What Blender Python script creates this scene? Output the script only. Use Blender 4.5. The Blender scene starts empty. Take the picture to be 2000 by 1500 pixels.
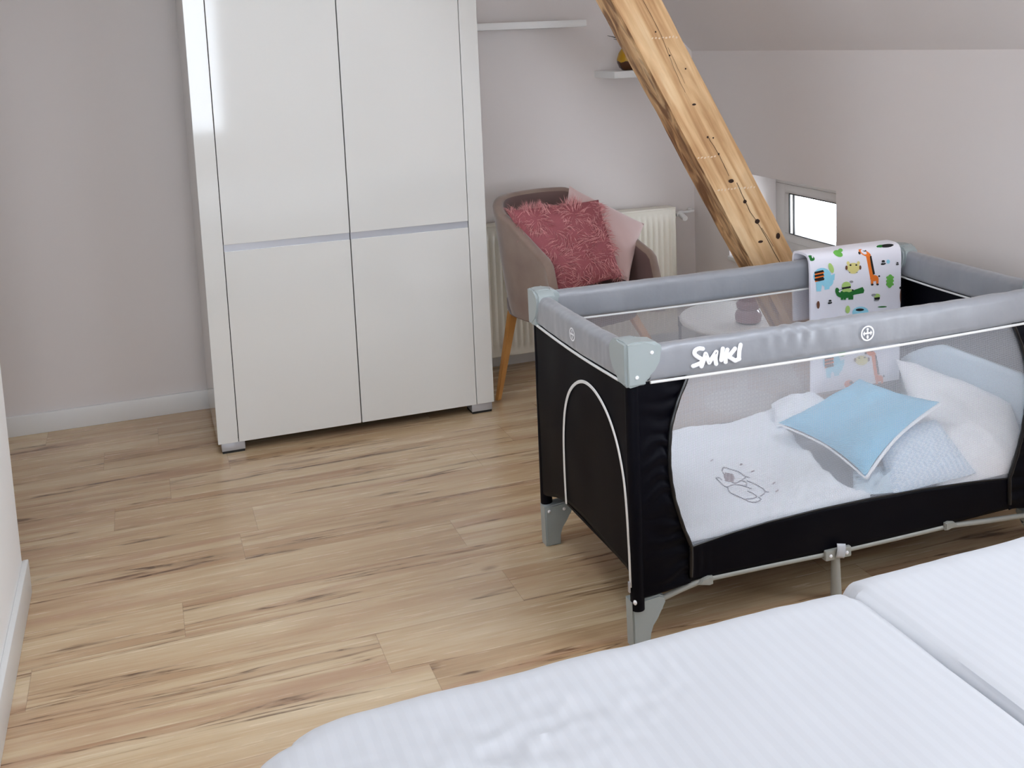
import bpy, bmesh, math, random
from mathutils import Vector, Matrix, noise
random.seed(7)
PI = math.pi
sc = bpy.context.scene
C = sc.collection

# ------------------------------------------------------------------ camera
cam_d = bpy.data.cameras.new('camera'); cam = bpy.data.objects.new('camera', cam_d); C.objects.link(cam)
F_PX, CX, CY = 2093.98, 986.2, 359.08
cam_d.sensor_width = 36; cam_d.lens = F_PX / 2000 * 36
cam_d.shift_x = (1000 - CX) / 2000; cam_d.shift_y = (CY - 750) / 2000
r_ = Vector((0.94360606, -0.32837046, -0.04219539)); u_ = Vector((0.083886, 0.113847, 0.9899505)); f_ = Vector((0.32026668, 0.93766289, -0.1349724))
m = Matrix((r_, u_, -f_)).transposed().to_4x4(); m.translation = Vector((0, 0, 1.484))
cam.matrix_world = m; cam_d.clip_start = .02
sc.camera = cam

# ------------------------------------------------------------------ world, daylight, exposure
w = bpy.data.worlds.new('overcast_sky'); sc.world = w; w.use_nodes = True
bg = w.node_tree.nodes['Background']; bg.inputs[0].default_value = (.86, .94, 1.05, 1); bg.inputs[1].default_value = 9.0
def portal(loc, rot, sx, sy):
    l = bpy.data.lights.new('window_portal', 'AREA'); l.shape = 'RECTANGLE'; l.size = sx; l.size_y = sy; l.cycles.is_portal = True
    o = bpy.data.objects.new('window_portal', l); C.objects.link(o); o.location = loc; o.rotation_euler = rot
SLOPE = math.radians(45)
portal((-.685, -3.53, 1.44), (-PI/2, 0, PI), 3.2, 1.7)                   # window in the rear wall
portal((2.85, 3.8, .655), (0, PI/2, 0), .39, .78)                  # low window in the niche
portal((2.85, 1.2, .82), (0, PI/2, 0), .7, .9)                     # added low window beside the bed, unseen, brightens the left wall
portal((2.5-.925*.7071+.08, 1.4, 1.385+.925*.7071+.08), (0, PI/4, 0), .85, .9)   # roof window in the slope
portal((.10, 2.5, 2.68), (0, 0, 0), .8, .8)                                 # added opening in the flat ceiling, unseen, for more daylight
sc.view_settings.view_transform = 'Standard'; sc.view_settings.look = 'None'
sc.view_settings.exposure = 0.38; sc.view_settings.gamma = 1.0
try: sc.view_settings.use_curve_mapping = False
except Exception: pass
sc.cycles.max_bounces = 12; sc.cycles.diffuse_bounces = 8; sc.cycles.transparent_max_bounces = 16
sc.cycles.use_denoising = True

# ------------------------------------------------------------------ materials
def lin(c):
    return tuple(((x/255)/12.92 if x/255 <= .04045 else ((x/255+.055)/1.055)**2.4) for x in c) + (1,)
def mat(name, rgb, rough=.6, metal=0, spec=.5, sheen=0, bump=None, var=None, coat=0):
    """bump=(scale,strength,distance); var=(scale,rgb2,amount)"""
    M = bpy.data.materials.new(name); M.use_nodes = True; nt = M.node_tree; N = nt.nodes; L = nt.links
    b = N['Principled BSDF']
    b.inputs['Base Color'].default_value = lin(rgb); b.inputs['Roughness'].default_value = rough
    b.inputs['Metallic'].default_value = metal; b.inputs['Specular IOR Level'].default_value = spec
    if sheen:
        b.inputs['Sheen Weight'].default_value = sheen; b.inputs['Sheen Roughness'].default_value = .4
    if coat: b.inputs['Coat Weight'].default_value = coat; b.inputs['Coat Roughness'].default_value = .04
    tc = N.new('ShaderNodeTexCoord')
    if var:
        n = N.new('ShaderNodeTexNoise'); n.inputs['Scale'].default_value = var[0]; n.inputs['Detail'].default_value = 4
        mx = N.new('ShaderNodeMix'); mx.data_type = 'RGBA'; mx.inputs[6].default_value = lin(rgb); mx.inputs[7].default_value = lin(var[1])
        mr = N.new('ShaderNodeMapRange'); mr.inputs[1].default_value = .4; mr.inputs[2].default_value = .7; mr.inputs[4].default_value = var[2]
        L.new(tc.outputs['Object'], n.inputs['Vector']); L.new(n.outputs['Fac'], mr.inputs[0]); L.new(mr.outputs[0], mx.inputs[0]); L.new(mx.outputs[2], b.inputs['Base Color'])
    if bump:
        n = N.new('ShaderNodeTexNoise'); n.inputs['Scale'].default_value = bump[0]; n.inputs['Detail'].default_value = 3
        bp = N.new('ShaderNodeBump'); bp.inputs['Strength'].default_value = bump[1]; bp.inputs['Distance'].default_value = bump[2]
        L.new(tc.outputs['Object'], n.inputs['Vector']); L.new(n.outputs['Fac'], bp.inputs['Height']); L.new(bp.outputs[0], b.inputs['Normal'])
    return M

def math_node(nt, op, a=None, b=None, c=None):
    n = nt.nodes.new('ShaderNodeMath'); n.operation = op
    for i, v in enumerate((a, b, c)):
        if v is None: continue
        if isinstance(v, (int, float)): n.inputs[i].default_value = v
        else: nt.links.new(v, n.inputs[i])
    return n.outputs[0]

def floor_material():
    M = bpy.data.materials.new('oak_vinyl_planks'); M.use_nodes = True; nt = M.node_tree; N = nt.nodes; L = nt.links
    b = N['Principled BSDF']; tc = N.new('ShaderNodeTexCoord'); sp = N.new('ShaderNodeSeparateXYZ'); L.new(tc.outputs['Object'], sp.inputs[0])
    X, Y = sp.outputs[0], sp.outputs[1]
    W, LEN = .182, 1.22
    yr = math_node(nt, 'DIVIDE', math_node(nt, 'ADD', Y, 10.03), W)
    row = math_node(nt, 'FLOOR', yr); fy = math_node(nt, 'FRACT', yr)
    wn = N.new('ShaderNodeTexWhiteNoise'); wn.noise_dimensions = '1D'; L.new(row, wn.inputs['W'])
    xr = math_node(nt, 'ADD', math_node(nt, 'DIVIDE', math_node(nt, 'ADD', X, 10.0), LEN), wn.outputs['Value'])
    colm = math_node(nt, 'FLOOR', xr); fx = math_node(nt, 'FRACT', xr)
    cid = N.new('ShaderNodeCombineXYZ'); L.new(row, cid.inputs[0]); L.new(colm, cid.inputs[1])
    pw = N.new('ShaderNodeTexWhiteNoise'); pw.noise_dimensions = '3D'; L.new(cid.outputs[0], pw.inputs['Vector'])
    pid = pw.outputs['Value']
    def grain(sx, sy, det, dist, off):
        c = N.new('ShaderNodeCombineXYZ'); L.new(math_node(nt, 'MULTIPLY', X, sx), c.inputs[0]); L.new(math_node(nt, 'MULTIPLY', Y, sy), c.inputs[1])
        L.new(math_node(nt, 'MULTIPLY_ADD', pid, 37.0, off), c.inputs[2])
        n = N.new('ShaderNodeTexNoise'); n.inputs['Scale'].default_value = 1; n.inputs['Detail'].default_value = det; n.inputs['Distortion'].default_value = dist
        L.new(c.outputs[0], n.inputs['Vector']); return n.outputs['Fac']
    g1 = grain(.9, 9, 5, .8, 0); g2 = grain(6, 130, 3, .2, 5); g3 = grain(1.15, 19, 8, 1.4, 11); g4 = grain(.7, 6, 2, .5, 23); g5 = grain(16, 60, 3, .5, 31)
    ramp = N.new('ShaderNodeValToRGB'); cr = ramp.color_ramp
    cr.elements[0].position = .22; cr.elements[0].color = lin((150, 116, 82)); cr.elements[1].position = .80; cr.elements[1].color = lin((228, 210, 178))
    e = cr.elements.new(.46); e.color = lin((196, 168, 132)); e = cr.elements.new(.57); e.color = lin((210, 187, 152))
    mixg = math_node(nt, 'ADD', math_node(nt, 'MULTIPLY', g1, .55), math_node(nt, 'ADD', math_node(nt, 'MULTIPLY', g2, .25), math_node(nt, 'MULTIPLY', g4, .22)))
    mixg = math_node(nt, 'ADD', mixg, math_node(nt, 'MULTIPLY_ADD', pid, .07, -.045))
    L.new(mixg, ramp.inputs[0])
    # dark cracks: narrow bands where g3 is low
    ck = N.new('ShaderNodeMapRange'); ck.inputs[1].default_value = .40; ck.inputs[2].default_value = .31; ck.interpolation_type = 'SMOOTHSTEP'; L.new(g3, ck.inputs[0])
    ck2 = math_node(nt, 'MULTIPLY', ck.outputs[0], math_node(nt, 'ADD', math_node(nt, 'MULTIPLY', g5, 1.3), .05))
    mx = N.new('ShaderNodeMix'); mx.data_type = 'RGBA'; mx.inputs[7].default_value = lin((92, 62, 40)); hm = N.new('ShaderNodeMix'); hm.data_type = 'RGBA'; hm.inputs[7].default_value = lin((172, 132, 104)); L.new(ramp.outputs[0], hm.inputs[6])
    hr = N.new('ShaderNodeMapRange'); hr.inputs[1].default_value = .5; hr.inputs[2].default_value = .66; hr.inputs[4].default_value = .6; L.new(grain(.9, 9, 4, .8, 47), hr.inputs[0]); L.new(hr.outputs[0], hm.inputs[0])
    L.new(hm.outputs[2], mx.inputs[6]); L.new(ck2, mx.inputs[0])
    # long thin drying lines: iso-contours of a very stretched noise
    ln = grain(.40, 7, 4, .6, 61); lm = N.new('ShaderNodeMapRange'); lm.inputs[1].default_value = .009; lm.inputs[2].default_value = 0; L.new(math_node(nt, 'ABSOLUTE', math_node(nt, 'SUBTRACT', ln, .43)), lm.inputs[0])
    lq = N.new('ShaderNodeMapRange'); lq.inputs[1].default_value = .44; lq.inputs[2].default_value = .60; L.new(g5, lq.inputs[0])
    lmul = math_node(nt, 'MULTIPLY', lm.outputs[0], math_node(nt, 'MULTIPLY_ADD', lq.outputs[0], .6, .3))
    warm = N.new('ShaderNodeMapRange'); warm.inputs[1].default_value = .05; warm.inputs[2].default_value = 0; warm.inputs[4].default_value = .42; L.new(math_node(nt, 'ABSOLUTE', math_node(nt, 'SUBTRACT', ln, .41)), warm.inputs[0])
    mw = N.new('ShaderNodeMix'); mw.data_type = 'RGBA'; mw.inputs[7].default_value = lin((158, 112, 74)); L.new(mx.outputs[2], mw.inputs[6]); L.new(warm.outputs[0], mw.inputs[0])
    ml = N.new('ShaderNodeMix'); ml.data_type = 'RGBA'; ml.inputs[7].default_value = lin((84, 56, 36)); L.new(mw.outputs[2], ml.inputs[6]); L.new(lmul, ml.inputs[0])
    # knots
    vc = N.new('ShaderNodeCombineXYZ'); L.new(math_node(nt, 'MULTIPLY', X, 1.6), vc.inputs[0]); L.new(math_node(nt, 'MULTIPLY', Y, 3.4), vc.inputs[1]); vo = N.new('ShaderNodeTexVoronoi'); vo.inputs['Scale'].default_value = 1; L.new(vc.outputs[0], vo.inputs['Vector'])
    kn = N.new('ShaderNodeMapRange'); kn.inputs[1].default_value = .075; kn.inputs[2].default_value = .02; kn.inputs[4].default_value = .75; L.new(math_node(nt, 'MULTIPLY_ADD', g5, .05, vo.outputs['Distance']), kn.inputs[0])
    mk = N.new('ShaderNodeMix'); mk.data_type = 'RGBA'; mk.inputs[7].default_value = lin((112, 74, 44)); L.new(ml.outputs[2], mk.inputs[6]); L.new(kn.outputs[0], mk.inputs[0]); mx = mk
    # joints
    jy = math_node(nt, 'LESS_THAN', math_node(nt, 'MINIMUM', fy, math_node(nt, 'SUBTRACT', 1.0, fy)), .004)
    jx = math_node(nt, 'LESS_THAN', math_node(nt, 'MINIMUM', fx, math_node(nt, 'SUBTRACT', 1.0, fx)), .0007)
    j = math_node(nt, 'MULTIPLY', math_node(nt, 'MAXIMUM', jy, jx), .4)
    mj = N.new('ShaderNodeMix'); mj.data_type = 'RGBA'; mj.inputs[7].default_value = lin((110, 84, 60)); L.new(mx.outputs[2], mj.inputs[6]); L.new(j, mj.inputs[0])
    L.new(mj.outputs[2], b.inputs['Base Color'])
    rr = math_node(nt, 'MULTIPLY_ADD', g2, .16, .17); L.new(rr, b.inputs['Roughness']); b.inputs['Specular IOR Level'].default_value = .8
    bp = N.new('ShaderNodeBump'); bp.inputs['Strength'].default_value = .06; bp.inputs['Distance'].default_value = .001
    L.new(math_node(nt, 'SUBTRACT', g2, math_node(nt, 'ADD', ck2, j)), bp.inputs['Height']); L.new(bp.outputs[0], b.inputs['Normal'])
    return M

def beam_material():
    M = bpy.data.materials.new('old_pine_beam'); M.use_nodes = True; nt = M.node_tree; N = nt.nodes; L = nt.links
    b = N['Principled BSDF']; tc = N.new('ShaderNodeTexCoord')
    def nz(scale, det, dist):
        mp = N.new('ShaderNodeMapping'); mp.inputs['Scale'].default_value = scale; L.new(tc.outputs['Object'], mp.inputs[0])
        n = N.new('ShaderNodeTexNoise'); n.inputs['Scale'].default_value = 1; n.inputs['Detail'].default_value = det; n.inputs['Distortion'].default_value = dist
        L.new(mp.outputs[0], n.inputs['Vector']); return n.outputs['Fac']
    a = nz((30, 30, 1.6), 6, 1.0); c2 = nz((6, 6, 2.2), 3, .4); c3 = nz((120, 120, 8), 2, .2)
    ramp = N.new('ShaderNodeValToRGB'); cr = ramp.color_ramp
    cr.elements[0].position = .30; cr.elements[0].color = lin((150, 104, 62)); cr.elements[1].position = .7; cr.elements[1].color = lin((240, 212, 170))
    e = cr.elements.new(.44); e.color = lin((200, 156, 108)); e = cr.elements.new(.55); e.color = lin((226, 188, 140))
    v = math_node(nt, 'ADD', math_node(nt, 'MULTIPLY', a, .5), math_node(nt, 'ADD', math_node(nt, 'MULTIPLY', c2, .38), math_node(nt, 'MULTIPLY', c3, .12)))
    L.new(v, ramp.inputs[0]); b.inputs['Roughness'].default_value = .6
    # dark brown mottling, much stronger on the left underside face, faint elsewhere
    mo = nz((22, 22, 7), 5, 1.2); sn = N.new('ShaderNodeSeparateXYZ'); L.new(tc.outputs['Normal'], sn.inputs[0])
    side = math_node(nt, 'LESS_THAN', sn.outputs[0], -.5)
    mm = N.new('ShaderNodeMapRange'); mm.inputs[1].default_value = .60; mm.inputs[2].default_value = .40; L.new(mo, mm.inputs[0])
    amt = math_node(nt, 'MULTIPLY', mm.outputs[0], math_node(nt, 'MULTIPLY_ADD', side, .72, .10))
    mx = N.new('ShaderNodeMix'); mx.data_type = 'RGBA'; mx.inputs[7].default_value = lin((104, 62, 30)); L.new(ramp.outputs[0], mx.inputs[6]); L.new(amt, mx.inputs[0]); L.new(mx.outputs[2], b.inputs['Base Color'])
    bp = N.new('ShaderNodeBump'); bp.inputs['Strength'].default_value = .5; bp.inputs['Distance'].default_value = .004; L.new(v, bp.inputs['Height']); L.new(bp.outputs[0], b.inputs['Normal'])
    return M

def net_material(name, cover, rgb):
    M = bpy.data.materials.new(name); M.use_nodes = True; nt = M.node_tree; N = nt.nodes; L = nt.links
    out = N['Material Output']; b = N['Principled BSDF']; b.inputs['Base Color'].default_value = lin(rgb); b.inputs['Roughness'].default_value = .7
    tr = N.new('ShaderNodeBsdfTransparent'); tl = N.new('ShaderNodeBsdfTranslucent'); tl.inputs[0].default_value = lin(rgb)
    ad = N.new('ShaderNodeMixShader'); ad.inputs[0].default_value = .3; L.new(b.outputs[0], ad.inputs[1]); L.new(tl.outputs[0], ad.inputs[2])
    tc = N.new('ShaderNodeTexCoord'); sp = N.new('ShaderNodeSeparateXYZ'); L.new(tc.outputs['Object'], sp.inputs[0])
    k = 2*PI/.0062
    s1 = math_node(nt, 'SINE', math_node(nt, 'MULTIPLY', math_node(nt, 'ADD', sp.outputs[0], sp.outputs[2]), k))
    s2 = math_node(nt, 'SINE', math_node(nt, 'MULTIPLY', math_node(nt, 'SUBTRACT', sp.outputs[0], sp.outputs[2]), k))
    f = math_node(nt, 'MULTIPLY_ADD', math_node(nt, 'MULTIPLY', s1, s2), .22, cover)
    mx = N.new('ShaderNodeMixShader'); L.new(f, mx.inputs[0]); L.new(tr.outputs[0], mx.inputs[1]); L.new(ad.outputs[0], mx.inputs[2]); L.new(mx.outputs[0], out.inputs[0])
    return M

def glass_material():
    M = bpy.data.materials.new('window_glass'); M.use_nodes = True; nt = M.node_tree; N = nt.nodes; L = nt.links
    out = N['Material Output']; N.remove(N['Principled BSDF'])
    tr = N.new('ShaderNodeBsdfTransparent'); g = N.new('ShaderNodeBsdfGlossy'); g.inputs['Roughness'].default_value = .01
    lw = N.new('ShaderNodeLayerWeight'); lw.inputs[0].default_value = .5; fz = math_node(nt, 'MULTIPLY_ADD', math_node(nt, 'POWER', lw.outputs['Facing'], 5.0), .6, .03)
    mx = N.new('ShaderNodeMixShader'); L.new(fz, mx.inputs[0]); L.new(tr.outputs[0], mx.inputs[1]); L.new(g.outputs[0], mx.inputs[2]); L.new(mx.outputs[0], out.inputs[0])
    return M

def stripe_material():
    M = mat('white_sateen_stripe', (238, 240, 246), .5, bump=None); nt = M.node_tree; N = nt.nodes; L = nt.links; b = N['Principled BSDF']
    tc = N.new('ShaderNodeTexCoord'); sp = N.new('ShaderNodeSeparateXYZ'); L.new(tc.outputs['Object'], sp.inputs[0])
    s = math_node(nt, 'SINE', math_node(nt, 'MULTIPLY', sp.outputs[0], 2*PI/.023))
    f = math_node(nt, 'GREATER_THAN', s, 0.0)
    L.new(math_node(nt, 'MULTIPLY_ADD', f, .12, .45), b.inputs['Roughness'])
    mx = N.new('ShaderNodeMix'); mx.data_type = 'RGBA'; mx.inputs[6].default_value = lin((196, 199, 204)); mx.inputs[7].default_value = lin((199, 202, 207)); L.new(f, mx.inputs[0]); L.new(mx.outputs[2], b.inputs['Base Color'])
    b.inputs['Sheen Weight'].default_value = .2
    return M

def gingham_material():
    M = mat('pale_blue_gingham', (205, 222, 236), .8); nt = M.node_tree; N = nt.nodes; L = nt.links; b = N['Principled BSDF']
    tc = N.new('ShaderNodeTexCoord'); ch = N.new('ShaderNodeTexChecker'); ch.inputs['Scale'].default_value = 120
    ch.inputs[1].default_value = lin((190, 211, 230)); ch.inputs[2].default_value = lin((226, 236, 244)); L.new(tc.outputs['Object'], ch.inputs[0]); L.new(ch.outputs[0], b.inputs['Base Color'])
    return M

WALL = mat('painted_plaster_white', (224, 218, 215), .85, spec=.2, bump=(60, .08, .001))
WALL_GABLE = WALL
WALL_BRIGHT = mat('bright_white_plaster', (244, 244, 243), .8, spec=.25, bump=(60, .08, .001))
CEIL = WALL
TRIMW = mat('white_painted_skirting', (226, 226, 224), .4)
GLOSSW = mat('high_gloss_white_lacquer', (224, 224, 220), .06, spec=.5)
GAP = mat('dark_cabinet_gap', (30, 30, 30), .7)
SILVER = mat('brushed_aluminium_strip', (190, 192, 198), .38, metal=.5)
BLACKP = mat('black_plastic', (14, 14, 15), .5)
PLASTIC = mat('grey_green_plastic', (160, 169, 169), .28)
RAIL = mat('grey_padded_fabric', (139, 141, 146), .40, spec=.7, sheen=.3, bump=(14, .45, .006), var=(9, (148, 150, 155), .8))
BLACKF = mat('black_nylon_fabric', (5, 5, 13), .5, spec=.10)
BLACKT = mat('black_satin_binding', (8, 8, 10), .35)
PIPE = mat('off_white_piping', (226, 226, 224), .5)
PIPEG = mat('light_grey_piping', (196, 200, 206), .5)
LOGO = mat('white_embroidery', (246, 247, 250), .6)
TUBE = mat('grey_coated_steel_tube', (158, 160, 154), .4)
NET = net_material('white_netting', .37, (230, 232, 238))
GLASS = glass_material()
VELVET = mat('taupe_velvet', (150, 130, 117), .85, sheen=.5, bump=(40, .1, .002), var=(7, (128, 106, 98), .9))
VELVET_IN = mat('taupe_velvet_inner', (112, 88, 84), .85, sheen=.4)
OAKLEG = mat('light_oak_leg', (202, 148, 84), .45, var=(12, (186, 130, 68), .8))
FURM = mat('dusty_pink_faux_fur', (204, 134, 136), .8, sheen=.3, var=(60, (232, 176, 172), 1))
FURB = mat('dusty_pink_fur_backing', (158, 88, 94), .9)
VPINK = mat('pale_pink_velvet', (216, 188, 184), .75, sheen=.6, bump=(12, .2, .004))
RADM = mat('cream_enamel', (236, 232, 218), .35)
WHITEP = mat('white_plastic', (228, 228, 226), .4)
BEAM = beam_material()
FLOORM = floor_material()
STRIPE = stripe_material()
LINENW = mat('white_linen', (234, 240, 247), .8, bump=(22, .25, .004))
LINENP = mat('white_pillow_cotton', (242, 243, 245), .8, bump=(14, .2, .004))
BLUEP = mat('sky_blue_cotton', (118, 192, 224), .8, bump=(16, .2, .004))
PALEB = mat('pale_blue_cotton', (196, 216, 228), .8, bump=(16, .2, .004))
GING = gingham_material()
MATTR = mat('grey_ticking', (150, 156, 166), .85)
DARKW = mat('dark_knot', (48, 28, 16), .8)
PLASTER = mat('plaster_splash', (226, 204, 174), .8)

# ------------------------------------------------------------------ mesh helpers
def link(name, bm, ms, parent=None, smooth=True):
    me = bpy.data.meshes.new(name); bmesh.ops.recalc_face_normals(bm, faces=bm.faces); bm.to_mesh(me); bm.free()
    if not isinstance(ms, (list, tuple)): ms = [ms]
    for x in ms: me.materials.append(x)
    o = bpy.data.objects.new(name, me); C.objects.link(o)
    if smooth:
        for p in me.polygons: p.use_smooth = True
        try: me.set_sharp_from_angle(angle=math.radians(35))
        except Exception: pass
    if parent:
        o.parent = parent; o.matrix_parent_inverse = Matrix.Translation(-parent.location) if not parent.parent and parent.type == 'EMPTY' else Matrix()
    return o
def wnorm(o):
    md = o.modifiers.new('wn', 'WEIGHTED_NORMAL'); md.keep_sharp = True; return o
def link_each(name, bm, m_, parent=None, smooth=True):
    """link every loose piece of the bmesh as an object of its own"""
    bm.verts.ensure_lookup_table(); seen = set(); out = []
    for v0 in list(bm.verts):
        if v0 in seen: continue
        st = [v0]; comp = []; seen.add(v0)
        while st:
            v = st.pop(); comp.append(v)
            for e in v.link_edges:
                q = e.other_vert(v)
                if q not in seen: seen.add(q); st.append(q)
        nb = bmesh.new(); mp = {v: nb.verts.new(v.co) for v in comp}; fs = {f for v in comp for f in v.link_faces}
        for f in fs: nb.faces.new([mp[v] for v in f.verts]).material_index = f.material_index
        out.append(link(name, nb, m_, parent, smooth))
    bm.free(); return out
def tag(o, label, cat, group=None, kind=None):
    o['label'] = label; o['category'] = cat
    if group: o['group'] = group
    if kind: o['kind'] = kind
    return o
def thing(name, label, cat, loc, group=None):
    o = bpy.data.objects.new(name, None); C.objects.link(o); o.location = loc; o.empty_display_size = .1
    bpy.context.view_layer.update()
    return tag(o, label, cat, group)
def struct(name, bm, m_, smooth=False, parent=None):
    o = link(name, bm, m_, parent, smooth)
    if not parent: o['kind'] = 'structure'
    return o
def box(bm, x0, x1, y0, y1, z0, z1, bev=0, seg=2, mi=0, M=None):
    vs = [bm.verts.new((x, y, z)) for x in (x0, x1) for y in (y0, y1) for z in (z0, z1)]
    fs = [bm.faces.new([vs[i] for i in q]) for q in ((0, 1, 3, 2), (4, 6, 7, 5), (0, 4, 5, 1), (2, 3, 7, 6), (0, 2, 6, 4), (1, 5, 7, 3))]
    for f in fs: f.material_index = mi
    if bev:
        es = list({e for f in fs for e in f.edges})
        rs = bmesh.ops.bevel(bm, geom=es, offset=bev, segments=seg, profile=.5, affect='EDGES')
        for f in rs['faces']: f.material_index = mi
        vs = list({v for f in rs['faces'] for v in f.verts} | {v for v in vs if v.is_valid})
    if M is not None: bmesh.ops.transform(bm, matrix=M, verts=[v for v in vs if v.is_valid])
    return vs
def tube(bm, pts, rad, n=10, caps=True, mi=0, closed=False):
    """round tube along points; rad a number or a list"""
    P = [Vector(p) for p in pts]; K = len(P); rings = []; prev = None
    for i, p in enumerate(P):
        if closed: t = P[(i+1) % K] - P[i-1]
        else: t = (P[min(i+1, K-1)] - P[max(i-1, 0)])
        t.normalize()
        if prev is None:
            a = t.orthogonal().normalized()
        else:
            a = (prev - t*prev.dot(t)).normalized()
        prev = a; b = t.cross(a); r = rad[i] if isinstance(rad, (list, tuple)) else rad
        rings.append([bm.verts.new(p + (a*math.cos(2*PI*k/n) + b*math.sin(2*PI*k/n))*r) for k in range(n)])
    rng = range(K if closed else K-1)
    for i in rng:
        A, B = rings[i], rings[(i+1) % K]
        for k in range(n):
            f = bm.faces.new((A[k], A[(k+1) % n], B[(k+1) % n], B[k])); f.material_index = mi
    if caps and not closed:
        for f in (bm.faces.new(rings[0][::-1]), bm.faces.new(rings[-1])): f.material_index = mi
def sweep(bm, prof, pts, up=Vector((0, 0, 1)), caps=True):
    """profile (a,b) in (side,up) swept along pts"""
    P = [Vector(p) for p in pts]; rings = []
    for i, p in enumerate(P):
        t = (P[min(i+1, len(P)-1)] - P[max(i-1, 0)]).normalized(); s = t.cross(up).normalized(); u2 = s.cross(t)
        pr = prof(i) if callable(prof) else prof
        rings.append([bm.verts.new(p + s*a + u2*b) for a, b in pr])
    n = len(rings[0])
    for A, B in zip(rings, rings[1:]):
        for k in range(n): bm.faces.new((A[k], A[(k+1) % n], B[(k+1) % n], B[k]))
    if caps: bm.faces.new(rings[0][::-1]); bm.faces.new(rings[-1])
def lathe(bm, prof, c, n=32, mi=0):
    rings = [[bm.verts.new((c[0]+r*math.cos(2*PI*k/n), c[1]+r*math.sin(2*PI*k/n), c[2]+z)) for k in range(n)] for r, z in prof]
    for A, B in zip(rings, rings[1:]):
        for k in range(n):
            f = bm.faces.new((A[k], A[(k+1) % n], B[(k+1) % n], B[k])); f.material_index = mi
    for f in (bm.faces.new(rings[0][::-1]), bm.faces.new(rings[-1])): f.material_index = mi
def cyl(bm, p0, p1, r, n=16, mi=0): tube(bm, [p0, p1], r, n, True, mi)
def grid(bm, fn, nu, nv, mi=0, closed_u=False):
    V = [[bm.verts.new(fn(i/nu, j/nv)) for j in range(nv+1)] for i in range(nu + (0 if closed_u else 1))]
    for i in range(nu):
        for j in range(nv):
            f = bm.faces.new((V[i][j], V[(i+1) % len(V)][j], V[(i+1) % len(V)][j+1], V[i][j+1])); f.material_index = mi
    return V
def nz(x, y, z=0): return noise.noise(Vector((x, y, z)))
def rrect(w2, h2, r, n=5):
    out = []
    for cx, cy, a0 in ((w2-r, h2-r, 0), (-w2+r, h2-r, PI/2), (-w2+r, -h2+r, PI), (w2-r, -h2+r, 1.5*PI)):
        for k in range(n+1):
            a = a0 + PI/2*k/n; out.append((cx + r*math.cos(a), cy + r*math.sin(a)))
    return out
def pillow(bm, corners, puff, nrm=None, n=26, wr=.006, seed=0, back=1.0, pinch=.07):
    """cushion between four corners (a,b,c,d in order), with pulled-in edges and pointed corners"""
    a, b, c, d = [Vector(p) for p in corners]; cen = (a+b+c+d)/4
    N_ = (b-a).cross(d-a).normalized()
    if nrm is not None and N_.dot(Vector(nrm)) < 0: N_ = -N_
    for side in (1, -1):
        def fn(u, v):
            s, t = u*2-1, v*2-1
            s2 = s*(1 - pinch*(1-t*t)*abs(s)); t2 = t*(1 - pinch*(1-s*s)*abs(t))
            U, V_ = (s2+1)/2, (t2+1)/2
            p = a*(1-U)*(1-V_) + b*U*(1-V_) + c*U*V_ + d*(1-U)*V_
            e = max(0, (1-s*s))*max(0, (1-t*t)); h = puff*(e**.42)
            k = e**.3
            wv = wr*k*(nz(u*3+seed, v*3, side*3)+.6*nz(u*8+seed, v*8, side*5)) if e > 0 else 0
            return p + N_*(side*(h if side > 0 else h*back) + wv)
        grid(bm, fn, n, n)
    bmesh.ops.remove_doubles(bm, verts=bm.verts, dist=.0004)

# ================================================================== THE ROOM
XR, YB, XL, YL, YR, ZC, ZK = 2.5, 4.519, -.40, 3.108, -3.5, 2.6, 1.385
bm = bmesh.new(); box(bm, -2.8, 3.2, -3.9, 4.8, -.12, 0); struct('floor', bm, FLOORM)
bm = bmesh.new(); box(bm, -2.8, 3.0, YB, YB+.25, 0, 2.9); struct('wall_back', bm, WALL_GABLE)
bm = bmesh.new(); box(bm, -2.8, -2.6, -3.8, YB, 0, 2.9); box(bm, -2.6, XL-.25, 2.86, YL, 0, 2.9); box(bm, XL-.25, XL, -.3, YL, 0, 2.9); struct('wall_left', bm, WALL_BRIGHT)
WY0, WY1, WZ0, WZ1 = 3.418, 4.202, .46, .852
bm = bmesh.new()
VY0, VY1, VZ0, VZ1 = .75, 1.65, .46, 1.17  # opening for the added low window
box(bm, XR, XR+.36, -3.8, VY0, 0, ZK+.02); box(bm, XR, XR+.36, VY1, WY0, 0, ZK+.02); box(bm, XR, XR+.36, VY0, VY1, 0, VZ0); box(bm, XR, XR+.36, VY0, VY1, VZ1, ZK+.02); box(bm, XR, XR+.36, WY1, YB, 0, ZK+.02); box(bm, XR, XR+.36, WY0, WY1, 0, WZ0-.02); box(bm, XR, XR+.36, WY0, WY1, WZ1, ZK+.02)
struct('wall_right', bm, WALL)
RX0, RX1, RZ0, RZ1 = -2.3, .93, .58, 2.3
bm = bmesh.new()
box(bm, -2.6, RX0, YR-.3, YR, 0, 2.9); box(bm, RX1, XR, YR-.3, YR, 0, 2.9); box(bm, RX0, RX1, YR-.3, YR, 0, RZ0); box(bm, RX0, RX1, YR-.3, YR, RZ1, 2.9)
struct('wall_rear', bm, WALL)
XF = XR - (ZC-ZK)
CX0, CX1, CY0, CY1 = -.30, .50, 2.1, 2.9  # opening for the added rooflight
bm = bmesh.new()
for a in ((-2.6, CX0, YR, YB), (CX1, XF+.02, YR, YB), (CX0, CX1, YR, CY0), (CX0, CX1, CY1, YB)): box(bm, a[0], a[1], a[2], a[3], ZC, ZC+.2)
struct('ceiling', bm, CEIL)
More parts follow.
